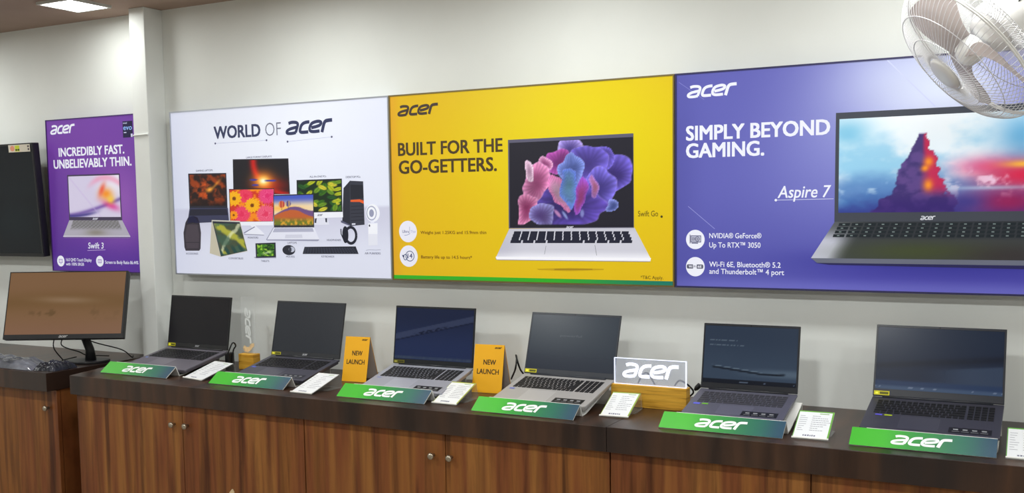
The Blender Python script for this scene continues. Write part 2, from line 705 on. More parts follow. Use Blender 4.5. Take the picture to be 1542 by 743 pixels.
# ceiling lamp panels
for i, (x, y) in enumerate(LAMPS):
    if y < -2:                                # behind the camera: the light alone is modelled above; give them their panel too
        pass
    t = thing('ceiling_lamp', 'small square glowing white panel lamp in the brown ceiling near the column' if i == 0 else 'unseen square white panel lamp in the ceiling out over the room',
              'lamp', (x, y, CEIL), None if i == 0 else 'ceiling lamps over the shop floor')
    g = G()
    s, w = 0.112, 0.012
    g.box(x - s, x + s, y - s, y - s + w, CEIL - 0.012, CEIL)
    g.box(x - s, x + s, y + s - w, y + s, CEIL - 0.012, CEIL)
    g.box(x - s, x - s + w, y - s + w, y + s - w, CEIL - 0.012, CEIL)
    g.box(x + s - w, x + s, y - s + w, y + s - w, CEIL - 0.012, CEIL)
    obj('lamp_frame', g, M['lamp_frame'], t)
    obj('diffuser', G().box(x - s + w, x + s - w, y - s + w, y + s - w, CEIL - 0.008, CEIL - 0.002), M['lamp_glow'], t)

# ------------------------------------------------------------------ counters
BAND = 0.0815
YF = -0.577
SEAM = -1.2478


def worktop(name, poly, label):
    return tag(obj(name, G().prism(poly, CT - BAND, CT), M['top'], bevel=0.0015), label, 'worktop')


worktop('worktop', [(-3.757, YF), (SEAM - 0.0008, YF), (SEAM - 0.0008, WALL_Y - .002), (-3.757, WALL_Y - .002), (-3.757, -0.088), (-3.885, -0.088)],
        'long dark brown laminate worktop slab with slanted left end, carrying four laptops')
worktop('worktop', [(SEAM + 0.0008, YF), (0.06, YF), (0.06, WALL_Y - .002), (SEAM + 0.0008, WALL_Y - .002)],
        'dark brown laminate worktop slab right of the joint, carrying the two rightmost laptops')
worktop('worktop', [(-5.9, -0.582), (-3.902, -0.582), (-3.898, WALL_Y - .002), (-5.9, WALL_Y - .002)],
        'separate dark brown worktop at far left under the desktop monitor')


def knob(x, y, z, parent):
    obj('knob', G().lathe([(0.006, 0), (0.005, 0.010), (0.010, 0.014), (0.0125, 0.020), (0.011, 0.025), (0.004, 0.027)], (x, y, z), (0, -1, 0), 20), M['knob'], parent, smooth=True)


def cabinet(x0, x1, seams, knobs, label, group, yfront=-0.5475, yb=0.0):
    z1 = CT - BAND - 0.001
    t = thing('base_cabinet', label, 'cabinet', ((x0 + x1) / 2, yfront + .25, 0), group)
    obj('carcass', G().box(x0 + 0.002, x1 - 0.002, yfront + 0.022, yb, 0.08, z1), M['cab'], t)
    obj('plinth', G().box(x0 + 0.01, x1 - 0.01, yfront + 0.06, yb, 0.0, 0.08), M['top'], t)
    edges = [x0] + seams + [x1]
    for i in range(len(edges) - 1):
        e0, e1 = edges[i] + 0.0015, edges[i + 1] - 0.0015
        d = obj('door', G().box(e0, e1, yfront, yfront + 0.019, 0.085, z1 - 0.002), M['cab'], t, bevel=0.0012)
        for kx in knobs:
            if e0 < kx < e1:
                knob(kx, yfront, 0.767, d)
    return t


cabinet(-3.755, -2.4985, [-3.128], [-3.172, -3.098], 'walnut two-door base cabinet at the left end of the long counter', 'base cabinets of the long counter')
cabinet(-2.497, -1.2488, [-1.8705], [-1.919, -1.845], 'walnut two-door base cabinet in the middle of the long counter, both knobs in view', 'base cabinets of the long counter')
cabinet(-1.247, 0.05, [-0.614], [-0.66, -0.568], 'walnut two-door base cabinet under the right part of the counter', 'base cabinets of the long counter')
cabinet(-5.85, -3.908, [-5.2, -4.56], [-4.51, -3.966], 'walnut base cabinet at far left under the desktop monitor', None, -0.5275)

# paper tag at the bottom of the picture, stuck on the left cabinet door
a = at(349, 737, -0.549)
g = G()
g.prism([(-0.014, -0.05), (0.012, -0.05), (0.0125, -0.01), (0.006, 0.0), (0.001, 0.0), (-0.014, -0.016)], 0, 0.0012)
g.v = [(a.x + v[0], -0.5478 - v[2], a.z + v[1]) for v in g.v]
tag(obj('paper_tag', g, M['tag']), 'beige paper tag stuck low on the right door of the left cabinet', 'tag')

# ------------------------------------------------------------------ light boxes and poster
POSTER_Y = -0.04                              # front of the light boxes, 65 mm off the wall
KP = (3.5 + POSTER_Y) / 3.5


def pw(px, py):
    q = at(px, py, POSTER_Y)
    return (q.x, q.z)


def PQ(*pts):
    return [pw(*q) for q in pts]


def ptext(P, body, xl, xr, base, cap, col, bold=0.0, shear=0.0, dl=0.0002):
    """text between two pixel columns; base and cap are the pixel rows of its left end"""
    a, b, c = pw(xl, base), pw(xr, base), pw(xl, cap)
    return P.text(body, a[0], b[0], a[1], c[1], col, bold, shear, dl)


def plogo(P, xl, xr, base, top, col, dl=0.0002):
    a, b, c = pw(xl, base), pw(xr, base), pw(xl, top)
    return P.wordmark(a[0], b[0], a[1], c[1] - a[1], col, dl)


def light_box(name, label, x0, x1, z0, z1, fn, fmat, depth=0.02, cat='light box', nu=90, nv=56, fw=0.006, group='light boxes on the back wall'):
    t = thing(name, label, cat, ((x0 + x1) / 2, POSTER_Y, z0), group)
    g = G()
    g.box(x0, x1, POSTER_Y, WALL_Y, z1 - fw, z1)
    g.box(x0, x1, POSTER_Y, WALL_Y, z0, z0 + fw)
    g.box(x0, x0 + fw, POSTER_Y, WALL_Y, z0 + fw, z1 - fw)
    g.box(x1 - fw, x1, POSTER_Y, WALL_Y, z0 + fw, z1 - fw)
    obj('frame', g, fmat, t)
    P2 = Print(Frame((0, POSTER_Y + 0.003, 0), (1, 0, 0), (0, 0, 1), (0, -1, 0)), 0.0)
    P2.grid([(x0 + fw, z1 - fw), (x1 - fw, z1 - fw), (x1 - fw, z0 + fw), (x0 + fw, z0 + fw)], nu, nv, fn)
    P2.build('panel', M['backlit'], t)
    return t


ZT, ZB = 1.63 + 0.1344 * 3.5 * KP, 1.63 - 0.0842 * 3.5 * KP
BX = [x * KP for x in (-3.713, -2.4626, -1.2215, 0.03)]


def layer(k):
    """a sheet k layers in front of a box's panel"""
    return Print(Frame((0, POSTER_Y + 0.0027 - 0.0004 * k, 0), (1, 0, 0), (0, 0, 1), (0, -1, 0)), 0.0)


# ---- white light box
def white_bg(u, v):
    R = RGB(u, v, (226, 230, 246))
    R.mix((234, 238, 250), R.glow(.5, .8, .4, .3))
    floor = sstep(0.405, 0.40, v)
    R.mix((203, 204, 224), floor * (1 - sstep(0.40, 0.12, v) * .75))
    R.mix((205, 210, 236), 0.5 * np.clip(R.glow(0, .5, .1, .7), 0, 1))
    return R.out()


wb = light_box('light_box', 'white backlit light box picturing many computer products, leftmost of the wide ones', BX[0], BX[1], ZB, ZT, white_bg, M['alu'])
NAVY = (52, 58, 92)
P = layer(1)
ptext(P, 'WORLD', 321.7, 392, 209.5, 190.8, NAVY, 0.030)
ptext(P, 'OF', 399.2, 422.8, 205.2, 185.6, (110, 112, 130), -0.012)
P.build('headline', M['backlit'], wb)
P = layer(1)
plogo(P, 429.3, 500.5, 203.3, 183.2, NAVY)
P.build('wordmark', M['backlit'], wb)
P = layer(1)
for a_, b_ in (((323.6, 216.2), (400.8, 211.3)), ((432.5, 213.4), (499, 206.2))):
    P.stroke(PQ(a_, b_), 0.0016, (190, 195, 215))
    for q in (a_, b_):
        c = pw(*q)
        P.disc(c[0], c[1], 0.005, 0.0045, (90, 92, 120), 0.0001, 12)
P.build('underline', M['backlit'], wb)

r5 = lambda x, y: (270 + x / 4.13, 220 + y / 4.13)
r6 = lambda x, y: (420 + x / 4.13, 220 + y / 4.13)


def Q5(*p):
    return PQ(*[r5(*q) for q in p])


def Q6(*p):
    return PQ(*[r6(*q) for q in p])


nz = Noise(3)


def pic_fire(u, v):
    R = RGB(u, v, (38, 22, 22))
    n = nz.fbm(u * 5, v * 5 + u * 3)
    R.mix((150, 60, 20), sstep(.45, .7, n))
    R.mix((225, 90, 25), sstep(.52, .7, nz.fbm(u * 7 + 3, v * 6)) * R.glow(.45, .5, .4, .3, .6))
    R.mix((250, 170, 60), R.glow(.55, .52, .1, .07, .6) + .6 * R.glow(.75, .7, .2, .04, .9))
    R.mix((30, 18, 20), sstep(.25, 0, v) * .7)
    return R.out()


def pic_eclipse(u, v):
    R = RGB(u, v, (30, 28, 34))
    d = np.sqrt(((u - 1.15) / .78) ** 2 + ((v - .95) / 1.0) ** 2)
    R.mix((215, 30, 25), np.exp(-((d - 1.0) / .08) ** 2) * .9)
    R.mix((150, 20, 20), R.glow(.7, .25, .3, .2) * .8)
    R.mix((255, 130, 30), R.glow(.55, .38, .2, .28))
    R.mix((255, 235, 120), R.glow(.55, .38, .1, .14))
    R.mix((255, 255, 235), R.glow(.55, .38, .05, .06))
    for x, y, a in ((.37, .42, .09), (.68, .39, .13), (.40, .26, .08)):
        R.mix((60, 60, 150), R.blob(x, y, a, .035, 0, .4))
    return R.out()


def pic_flowers(u, v):
    R = RGB(u, v, (206, 52, 36))
    R.mix((244, 140, 24), sstep(.42, .6, nz.fbm(u * 7, v * 6)))
    for x, y, r, c, k, c2 in ((.36, .8, .17, (226, 40, 80), 22, (240, 84, 110)), (.86, .8, .2, (222, 42, 110), 26, (240, 100, 150)),
                              (.28, .22, .2, (226, 44, 90), 24, (240, 90, 120)), (.84, .22, .22, (226, 56, 96), 26, (244, 130, 160)),
                              (.1, .72, .17, (250, 196, 24), 12, (240, 150, 20)), (.52, .5, .17, (252, 200, 30), 14, (235, 140, 20)), (.08, .2, .1, (248, 170, 20), 10, (240, 120, 20))):
        dx, dy = (u - x), (v - y) * .75
        d = np.hypot(dx, dy)
        th = np.arctan2(dy, dx)
        m = sstep(r * (1 + .12 * np.sin(k * th)), r * .92 * (1 + .12 * np.sin(k * th)), d)
        R.mix(c, m)
        R.mix(c2, m * (.5 + .5 * np.sin(k * th + d * 90)) * .8)
        R.mix((120, 60, 10) if k < 15 else c, sstep(r * .3, r * .22, d))
    return R.out()


def pic_balloon(u, v):
    R = RGB(u, v, (70, 90, 190))
    R.mix((235, 215, 180), sstep(.95, .62, v))
    R.mix((248, 190, 90), R.glow(.2, .58, .5, .1))
    hill = .42 + .12 * np.sin(u * 5 - .6) + .05 * nz.fbm(u * 6, v * 0 + 1)
    R.mix((110, 80, 130), sstep(hill + .17 * u, hill + .17 * u - .03, v))
    R.mix((190, 95, 50), sstep(hill - .02, hill - .05, v))
    low = sstep(.32, .1, v)
    R.mix((110, 120, 40), low)
    R.mix((215, 160, 50), low * sstep(.5, .65, nz.fbm(u * 16, v * 10)))
    R.mix((40, 40, 50), sstep(.05, .0, v) * .7)
    for x, y, r, c in ((.2, .72, .085, (190, 70, 60)), (.37, .73, .07, (90, 80, 130))):
        m = R.blob(x, y, r, r * 1.45, 0, .1)
        R.mix(c, m)
        R.mix((250, 200, 90), m * (np.sin((u - x) * 90) > .2) * .6)
        R.mix((50, 40, 50), R.blob(x, y - r * 1.9, .018, .02, 0, .3))
    return R.out()


def pic_leaves(u, v):
    R = RGB(u, v, (26, 46, 28))
    rs = np.random.RandomState(5)
    for k in range(34):
        x, y, a = rs.rand(), rs.rand(), rs.rand() * 3
        c = [(60, 110, 30), (180, 190, 40), (215, 205, 60), (110, 150, 40), (40, 90, 40)][rs.randint(5)]
        m = R.blob(x, y, .13, .065, a, .25)
        R.mix(c, m)
        R.mix(np.array(c) * .6, m * np.exp(-(((v - y) * math.cos(a) - (u - x) * math.sin(a)) / .01) ** 2) * .7)
    return R.out()


def pic_silk(u, v):
    R = RGB(u, v, (70, 80, 60))
    w = np.sin(u * 5 + v * 7 + 2 * nz.fbm(u * 3, v * 3))
    R.mix((186, 184, 62), sstep(.0, .9, w) * .9)
    R.mix((226, 230, 190), sstep(.7, 1, np.sin(u * 5 - v * 6 + 1.2 + 2 * nz.fbm(u * 3 + 2, v * 2))) * .7)
    R.mix((60, 96, 80), sstep(.5, .65, nz.fbm(u * 3 + 5, v * 4)) * .7)
    R.mix((30, 70, 66), sstep(.35, .1, v) * sstep(-.3, .5, np.sin(u * 24 + v * 9)))
    R.mix((60, 70, 80), sstep(.1, .0, u) * .6)
    return R.out()


def pic_green(u, v):
    R = RGB(u, v, (60, 120, 30))
    R.mix((150, 200, 60), sstep(.5, .65, nz.fbm(u * 8, v * 5)))
    R.mix((24, 60, 24), sstep(.5, .38, nz.fbm(u * 6 + 4, v * 7)))
    R.mix((200, 215, 190), R.glow(.6, .3, .3, .08, .3) * .7)
    return R.out()


def device_laptop(parent, name, lid, screen, fn, base, lidc, basec, keyc, nu=46, nv=30, keys=None):
    P = layer(2)
    P.poly(base, basec)
    P.poly(lid, lidc, 0.0001)
    P.grid(screen, nu, nv, fn, 0.0002)
    if keys:
        P.poly(keys, keyc, 0.0002)
    return P.build(name, M['backlit'], parent)


# large display
P = layer(1)
P.poly(Q5((330, 83), (676, 77), (686, 300), (560, 302), (334, 300)), (42, 42, 50))
P.grid(Q5((334, 90), (672, 84), (680, 298), (337, 298)), 56, 40, pic_eclipse, 0.0001)
P.build('printed_large_display', M['backlit'], wb)
device_laptop(wb, 'printed_gaming_laptop', Q5((53, 172), (290, 168), (298, 386), (62, 386)), Q5((62, 180), (284, 176), (290, 372), (68, 374)), pic_fire,
              Q5((62, 386), (300, 386), (308, 470), (48, 482)), (40, 40, 52), (58, 60, 88), (36, 36, 52), keys=Q5((68, 394), (292, 392), (300, 430), (60, 434)))
P = layer(2)
P.poly(Q5((440, 494), (470, 494), (526, 545), (524, 556), (400, 552), (452, 510)), (232, 234, 246))
P.poly(Q5((400, 547), (524, 552), (526, 557), (402, 553)), (160, 162, 182), 0.0001)
P.poly(Q5((307, 268), (590, 263), (582, 494), (316, 496)), (236, 238, 248), 0.0001)
P.poly(Q5((307, 268), (590, 263), (583, 470), (314, 472)), (48, 36, 46), 0.0002)
P.grid(Q5((311, 273), (586, 268), (580, 468), (317, 470)), 60, 44, pic_flowers, 0.0003)
P.stroke(Q5((400, 542), (468, 503)), 0.004, (120, 122, 150), 0.0003)
P.build('printed_monitor', M['backlit'], wb)
P = layer(2)
P.poly(Q6((225, 450), (300, 450), (312, 490), (215, 492)), (222, 224, 238))
P.poly(Q6((222, 452), (234, 450), (230, 480), (220, 478)), (60, 62, 80), 0.0001)
P.poly(Q6((286, 450), (298, 450), (298, 476), (288, 474)), (60, 62, 80), 0.0001)
P.poly(Q6((108, 212), (390, 203), (397, 444), (200, 450), (112, 450)), (236, 238, 248), 0.0001)
P.poly(Q6((108, 212), (390, 203), (394, 410), (112, 416)), (36, 38, 46), 0.0002)
P.grid(Q6((116, 222), (384, 213), (387, 404), (118, 410)), 56, 42, pic_leaves, 0.0003)
q0, q1 = r6(238, 436), r6(272, 424)
plogo(P, q0[0], q1[0], q0[1], q1[1], (60, 62, 90), 0.0004)
P.build('printed_desktop_computer', M['backlit'], wb)
P = layer(3)
P.poly(Q5((583, 507), (755, 505), (770, 510), (870, 585), (860, 592), (545, 588), (538, 583)), (150, 152, 176))
P.poly(Q6((-32, 507), (217, 505), (250, 582), (-75, 582)), (226, 228, 242), 0.0001)
P.poly(Q6((-28, 512), (208, 511), (216, 534), (-40, 537)), (176, 178, 200), 0.0002)
P.poly(Q6((40, 552), (142, 551), (146, 572), (36, 574)), (208, 210, 226), 0.0002)
P.poly(Q6((-37, 305), (215, 297), (218, 507), (-32, 508)), (46, 46, 60), 0.0001)
P.grid(Q6((-33, 312), (211, 304), (213, 496), (-29, 497)), 60, 44, pic_balloon, 0.0002)
P.build('printed_silver_laptop', M['backlit'], wb)
P = layer(2)
P.poly(Q6((392, 470), (400, 262), (442, 214), (442, 497)), (44, 46, 58))
P.poly(Q6((438, 216), (522, 220), (531, 490), (441, 498)), (56, 58, 70), 0.0001)
P.poly(Q6((384, 462), (440, 490), (440, 498), (384, 476)), (90, 92, 118), 0.00005)
P.poly(Q6((443, 240), (520, 243), (523, 326), (444, 330)), (38, 40, 50), 0.0002)
P.poly(Q6((444, 336), (500, 332), (526, 340), (526, 360), (500, 348), (444, 348)), (228, 96, 46), 0.0002)
for k in range(5):
    y = 375 + k * 22
    P.poly(Q6((446, y), (526, y - 4), (526, y - 1), (446, y + 3)), (30, 32, 42), 0.0002)
P.poly(Q6((452, 482), (474, 481), (474, 490), (452, 491)), (220, 222, 235), 0.0002)
P.build('printed_desktop_tower', M['backlit'], wb)
P = layer(2)
P.poly(Q5((52, 446), (84, 434), (112, 446), (124, 480), (133, 540), (130, 640), (122, 652), (38, 652), (30, 630), (24, 540), (36, 478)), (58, 52, 62))
P.poly(Q5((48, 490), (110, 490), (122, 560), (118, 636), (44, 636), (36, 560)), (72, 64, 74), 0.0001)
P.stroke(Q5((40, 488), (80, 478), (122, 488)), 0.004, (38, 34, 44), 0.0002)
P.stroke(Q5((36, 600), (124, 600)), 0.003, (44, 40, 50), 0.0002)
P.build('printed_backpack', M['backlit'], wb)
P = layer(3)
P.poly(Q5((200, 463), (240, 560), (258, 690), (188, 668)), (196, 190, 170))
P.poly(Q5((200, 461), (376, 466), (424, 655), (256, 691)), (205, 202, 190), 0.0001)
P.poly(Q5((204, 468), (374, 474), (421, 652), (257, 688)), (44, 48, 60), 0.0002)
P.grid(Q5((212, 482), (374, 484), (417, 650), (256, 684)), 44, 40, pic_silk, 0.0003)
P.build('printed_folding_laptop', M['backlit'], wb)
P = layer(3)
P.poly(Q5((472, 606), (597, 601), (600, 693), (475, 697)), (40, 40, 58))
P.grid(Q5((482, 614), (588, 610), (590, 684), (484, 688)), 28, 20, pic_green, 0.0001)
P.poly(Q5((460, 690), (475, 690), (600, 694), (600, 699), (470, 699)), (170, 172, 194), -0.0001)
P.build('printed_tablet', M['backlit'], wb)
P = layer(3)
c = pw(*r6(60, 648))
P.disc(c[0], c[1], 0.036, 0.022, (40, 42, 54))
P.disc(c[0] + 0.016, c[1] + 0.003, 0.017, 0.012, (190, 194, 212), 0.0001)
P.disc(c[0] + 0.008, c[1] + 0.002, 0.008, 0.012, (60, 62, 76), 0.0002)
P.build('printed_mouse', M['backlit'], wb)
P = layer(3)
P.poly(Q6((158, 628), (476, 625), (494, 672), (146, 672)), (36, 38, 50))
for k in range(4):
    y = 634 + k * 9
    for j in range(19):
        x = 160 - k * 2 + j * (16.2 + k * .5)
        P.poly(Q6((x, y), (x + 12, y), (x + 12, y + 5), (x, y + 5)), (62, 66, 82), 0.0001)
P.build('printed_keyboard', M['backlit'], wb)
P = layer(3)
c = pw(*r6(446, 556))
P.ring(c[0], c[1], 0.028, 0.034, 0.012, (36, 38, 52))
c = pw(*r6(412, 552))
P.disc(c[0], c[1], 0.016, 0.036, (30, 32, 46), 0.0001)
P.stroke(Q6((384, 516), (386, 548), (400, 580)), 0.005, (40, 42, 56), 0.0001)
P.build('printed_headphones', M['backlit'], wb)
P = layer(3)
P.poly(Q6((554, 482), (612, 480), (612, 618), (556, 620)), (240, 242, 250))
P.poly(Q6((554, 548), (612, 548), (612, 618), (556, 620)), (226, 228, 240), 0.0001)
c = pw(*r6(582, 418))
P.disc(c[0], c[1], 0.036, 0.037, (240, 242, 250))
P.ring(c[0] - .006, c[1], 0.024, 0.028, 0.005, (170, 174, 196), 0.0001)
P.disc(c[0] - .006, c[1], 0.012, 0.016, (150, 154, 180), 0.0001)
P.poly(Q6((572, 448), (590, 448), (592, 484), (570, 484)), (228, 230, 242))
c = pw(*r6(562, 496))
P.disc(c[0], c[1], 0.004, 0.005, (60, 62, 80), 0.0002, 10)
P.build('printed_air_purifier', M['backlit'], wb)
P = layer(3)
for body, fn_, xl, xr, base, cap in (('GAMING LAPTOPS', r5, 102, 206, 160, 149), ('LARGE FORMAT DISPLAYS', r5, 415, 573, 77, 66), ('ALL-IN-ONE PCs', r6, 190, 293, 197, 186),
                                     ('DESKTOP PCs', r6, 415, 505, 200, 188), ('MONITORS', r5, 425, 490, 576, 565), ('LAPTOPS', r6, 52, 110, 608, 597), ('HEADPHONES', r6, 297, 384, 591, 580),
                                     ('ACCESSORIES', r5, 40, 116, 675, 664), ('CONVERTIBLES', r5, 306, 396, 704, 693), ('TABLETS', r5, 507, 558, 721, 710), ('MOUSES', r6, 44, 97, 694, 683),
                                     ('KEYBOARDS', r6, 263, 343, 693, 682), ('AIR PURIFIERS', r6, 533, 631, 674, 662)):
    a_, b_, c_ = fn_(xl, base), fn_(xr, base), fn_(xl, cap)
    ptext(P, body, a_[0], b_[0], a_[1], c_[1], (92, 94, 118), 0.01)
P.stroke(Q6((540, 650), (560, 646), (600, 648), (632, 646)), 0.0016, (150, 152, 176))
P.build('captions', M['backlit'], wb)


# ---- yellow light box
def yellow_bg(u, v):
    R = RGB(u, v, (222, 174, 28))
    R.mix((229, 210, 8), R.glow(.72, .72, .55, .6))
    R.mix((226, 194, 18), .6 * R.glow(.6, .15, .5, .25))
    R.mix((222, 160, 40), .7 * sstep(.05, 0, u))
    return R.out()


yb = light_box('light_box', 'yellow backlit light box picturing a silver laptop with a purple flower on its screen', BX[1] + .001, BX[2] - .001, ZB, ZT, yellow_bg, M['frame_yellow'])
BROWN = (74, 58, 34)
P = layer(1)
a, b, c, d = pw(591, 415.2), pw(1013.5, 427), pw(1013.5, 433.5), pw(591, 420.5)
zt_, zb_ = ZB + 0.021, ZB + 0.006


def green_bg(u, v):
    R = RGB(u, v, (52, 172, 40))
    R.mix((30, 120, 100), sstep(.55, 1, u))
    return R.out()


P.grid([(BX[1] + .007, zt_), (BX[2] - .007, zt_), (BX[2] - .007, zb_), (BX[1] + .007, zb_)], 40, 1, green_bg)
P.build('green_stripe', M['backlit'], yb)
P = layer(1)
plogo(P, 597.8, 659.5, 175.6, 159.4, (70, 58, 50))
P.build('wordmark', M['backlit'], yb)
P = layer(1)
ptext(P, 'BUILT FOR THE', 599, 756.7, 235.2, 215.6, BROWN, 0.026)
ptext(P, 'GO-GETTERS.', 600.2, 747.9, 262.3, 242.3, BROWN, 0.026)
P.build('headline', M['backlit'], yb)
P = layer(1)
ptext(P, 'Swift Go', 960.5, 990.7, 326.2, 317.8, (96, 78, 20), 0.004)
c = pw(996, 326.5)
P.disc(c[0], c[1], 0.0045, 0.0045, (70, 60, 20), 0.0001, 12)
P.build('product_name', M['backlit'], yb)
P = layer(1)
ptext(P, 'Weighs just 1.25KG and 15.9mm thin', 632.8, 732, 352.6, 348.0, (110, 72, 22), 0.012)
P.build('feature_text', M['backlit'], yb)
P = layer(1)
ptext(P, 'Battery life up to 14.5 hours*', 633.7, 710.5, 389.4, 384.8, (110, 72, 22), 0.012)
P.build('feature_text', M['backlit'], yb)
P = layer(1)
ptext(P, '*T&C Apply.', 964.3, 998.5, 420.3, 415.4, (96, 74, 16), 0.004)
P.build('terms_text', M['backlit'], yb)


def icon_disc(px, py, rpx):
    c = pw(px, py)
    r = abs(pw(px, py - rpx)[1] - c[1])
    return c, r


P = layer(1)
c, r = icon_disc(613.8, 349, 16.2)
P.disc(*c, r, r, (232, 232, 244))
P.text('Ultra', c[0] - r * .62, c[0] + r * .12, c[1] - r * .12, c[1] + r * .14, (60, 66, 130), 0.005, 0, .0001)
P.text('Thin', c[0] + r * .3, c[0] + r * .86, c[1] - r * .12, c[1] + r * .12, (160, 165, 205), 0, 0, .0001)
P.stroke([(c[0] + r * .2, c[1] - r * .25), (c[0] + r * .2, c[1] + r * .45)], 0.0016, (120, 125, 165), .0001)
P.stroke(smooth_path([(c[0] - r * .4, c[1] - r * .35), (c[0] - r * .1, c[1] - r * .32), (c[0] + r * .2, c[1] - r * .2)]), 0.0018, (120, 125, 175), .0001)
P.build('thinness_icon', M['backlit'], yb)
P = layer(1)
c, r = icon_disc(614.9, 386, 16.2)
P.disc(*c, r, r, (232, 232, 244))
P.ring(c[0] + r * .14, c[1], r * .46, r * .46, r * .07, (66, 82, 120), .0001)
P.text('14', c[0] - r * .12, c[0] + r * .42, c[1] - r * .2, c[1] + r * .24, (50, 58, 110), 0.015, 0, .0001)
P.ring(c[0] - r * .36, c[1] - r * .1, r * .2, r * .26, r * .07, (66, 82, 120), .0002)
P.poly([(c[0] - r * .74, c[1] + r * .1), (c[0] - r * .5, c[1] + r * .08), (c[0] - r * .5, c[1] - r * .14), (c[0] - r * .64, c[1] - r * .1)], (50, 58, 100), .0002)
P.build('battery_icon', M['backlit'], yb)


def pic_tulip(u, v):
    R = RGB(u, v, (34, 33, 44))
    n = nz.fbm(u * 6, v * 6)
    nw, nw2 = nz.fbm(u * 4.5 + 11, v * 4.5, 2), nz.fbm(u * 5, v * 5 + 5, 2)

    def petal(x, y, rx, ry, ang, inner, outer, k=9, wav=.06, st=20, ph=0.0):
        c_, s_ = math.cos(ang), math.sin(ang)
        dx, dy = (u + .09 * (nw - .5) - x) * 1.45, v + .12 * (nw2 - .5) - y
        a_, b_ = (dx * c_ + dy * s_) / rx, (-dx * s_ + dy * c_) / ry
        th = np.arctan2(b_, a_)
        d = np.sqrt(a_ ** 2 + b_ ** 2) / (1 + wav * np.sin(max(2, k // 2) * th + ph) + .025 * np.sin(k * th + 1))
        m = sstep(1.0, .95, d)
        t = np.clip(d, 0, 1)[None] ** 1.5
        col = np.array(inner, float)[:, None] * (1 - t) + np.array(outer, float)[:, None] * t
        col = col * (1 + .09 * np.sin(th * st + 5 * nw) * np.clip(d, 0, 1) + .45 * (n - .5) + .2 * (nw - .5)) * (.68 + .38 * np.clip(d, 0, 1) ** 2)[None]
        R.mix(np.clip(col, 0, 255), m)
        R.mix((205, 185, 232), m * sstep(.95, .99, d) * .7)
    V1, V2, V3 = (92, 74, 176), (112, 98, 204), (74, 56, 150)
    petal(.86, .60, .26, .20, .35, V3, V2, 7, .10)
    petal(.80, .78, .12, .12, .9, V1, V2, 5, .14)
    petal(.52, .86, .15, .17, 0, (104, 84, 190), (176, 160, 226), 6, .08)
    petal(.42, .76, .16, .16, .6, (150, 60, 150), (176, 80, 170), 8, .06)
    petal(.66, .68, .26, .24, .2, V1, V2, 9, .07)
    petal(.30, .72, .10, .12, -.4, (176, 70, 140), (226, 170, 206), 6, .12)
    petal(.22, .52, .16, .27, -.35, (206, 96, 160), (226, 150, 196), 7, .06)
    petal(.16, .66, .07, .12, .3, (220, 170, 206), (236, 206, 228), 5, .1)
    petal(.76, .42, .18, .26, -.3, (84, 70, 170), (120, 108, 210), 8, .07)
    petal(.53, .62, .16, .22, .1, (90, 110, 196), (132, 150, 226), 10, .05, 34)
    petal(.5, .22, .44, .26, 0, (70, 52, 142), (96, 76, 176), 8, .05)
    petal(.15, .2, .14, .18, -.2, (196, 70, 140), (224, 150, 190), 7, .09)
    petal(.28, .12, .14, .16, .6, (120, 90, 180), (150, 150, 214), 7, .09)
    petal(.41, .38, .11, .24, .35, (222, 180, 208), (206, 110, 170), 9, .05, 30)
    petal(.5, .44, .11, .24, -.1, (120, 176, 214), (88, 110, 200), 9, .05, 36)
    petal(.6, .34, .07, .22, -.35, (196, 80, 160), (130, 70, 180), 7, .06)
    petal(.72, .44, .05, .12, .2, (206, 120, 160), (150, 110, 190), 5, .08)
    petal(.83, .24, .07, .05, .6, (90, 110, 200), (140, 150, 220), 5, .2)
    R.mix((150, 170, 226), .8 * R.blob(.46, .12, .015, .07, .4, .5))
    R.mix((214, 150, 200), .8 * R.blob(.4, .14, .02, .07, .5, .5))
    R.mix((150, 160, 220), .7 * R.blob(.6, .14, .02, .06, 0, .5))
    R.mix((34, 33, 44), sstep(.02, 0.0, v))
    return R.out()


y5 = lambda x, y: (760 + x / 4.795, 195 + y / 4.795)


def QY(*p):
    return PQ(*[y5(*q) for q in p])


y6 = lambda x, y: (740 + x / 5.93, 330 + y / 5.93)


def QZ(*p):
    return PQ(*[y6(*q) for q in p])


P = layer(1)
x_c = pw(860, 402)


def shadow_bg(u, v):
    return yellow_bg(u * 0 + .6, v * 0 + .12)


SHQ = QZ((240, 425), (1180, 425), (1180, 480), (240, 480))


def yshade(u, v):
    R = RGB(u, v, (226, 188, 24))
    e = np.clip(4 * u * (1 - u), 0, 1) * np.clip(4 * v * (1 - v), 0, 1)
    R.mix((160, 126, 20), e * .9)
    R.mix((232, 200, 22), 1 - sstep(0, .5, e))
    return R.out()


P.poly(QZ((400, 445), (700, 438), (1000, 446), (1000, 456), (700, 466), (420, 456)), (196, 160, 22))
P.poly(QZ((560, 446), (900, 446), (900, 456), (560, 458)), (166, 132, 24), 0.0001)
P.build('printed_shadow', M['backlit'], yb)
P = layer(2)


def deck_bg(u, v):
    R = RGB(u, v, (206, 206, 218))
    R.mix((240, 240, 248), sstep(.3, 0, v))
    R.mix((188, 188, 202), sstep(.8, 1, v) * .5)
    R.mix((178, 178, 196), R.glow(.0, .4, .12, .5) * .5)
    return R.out()


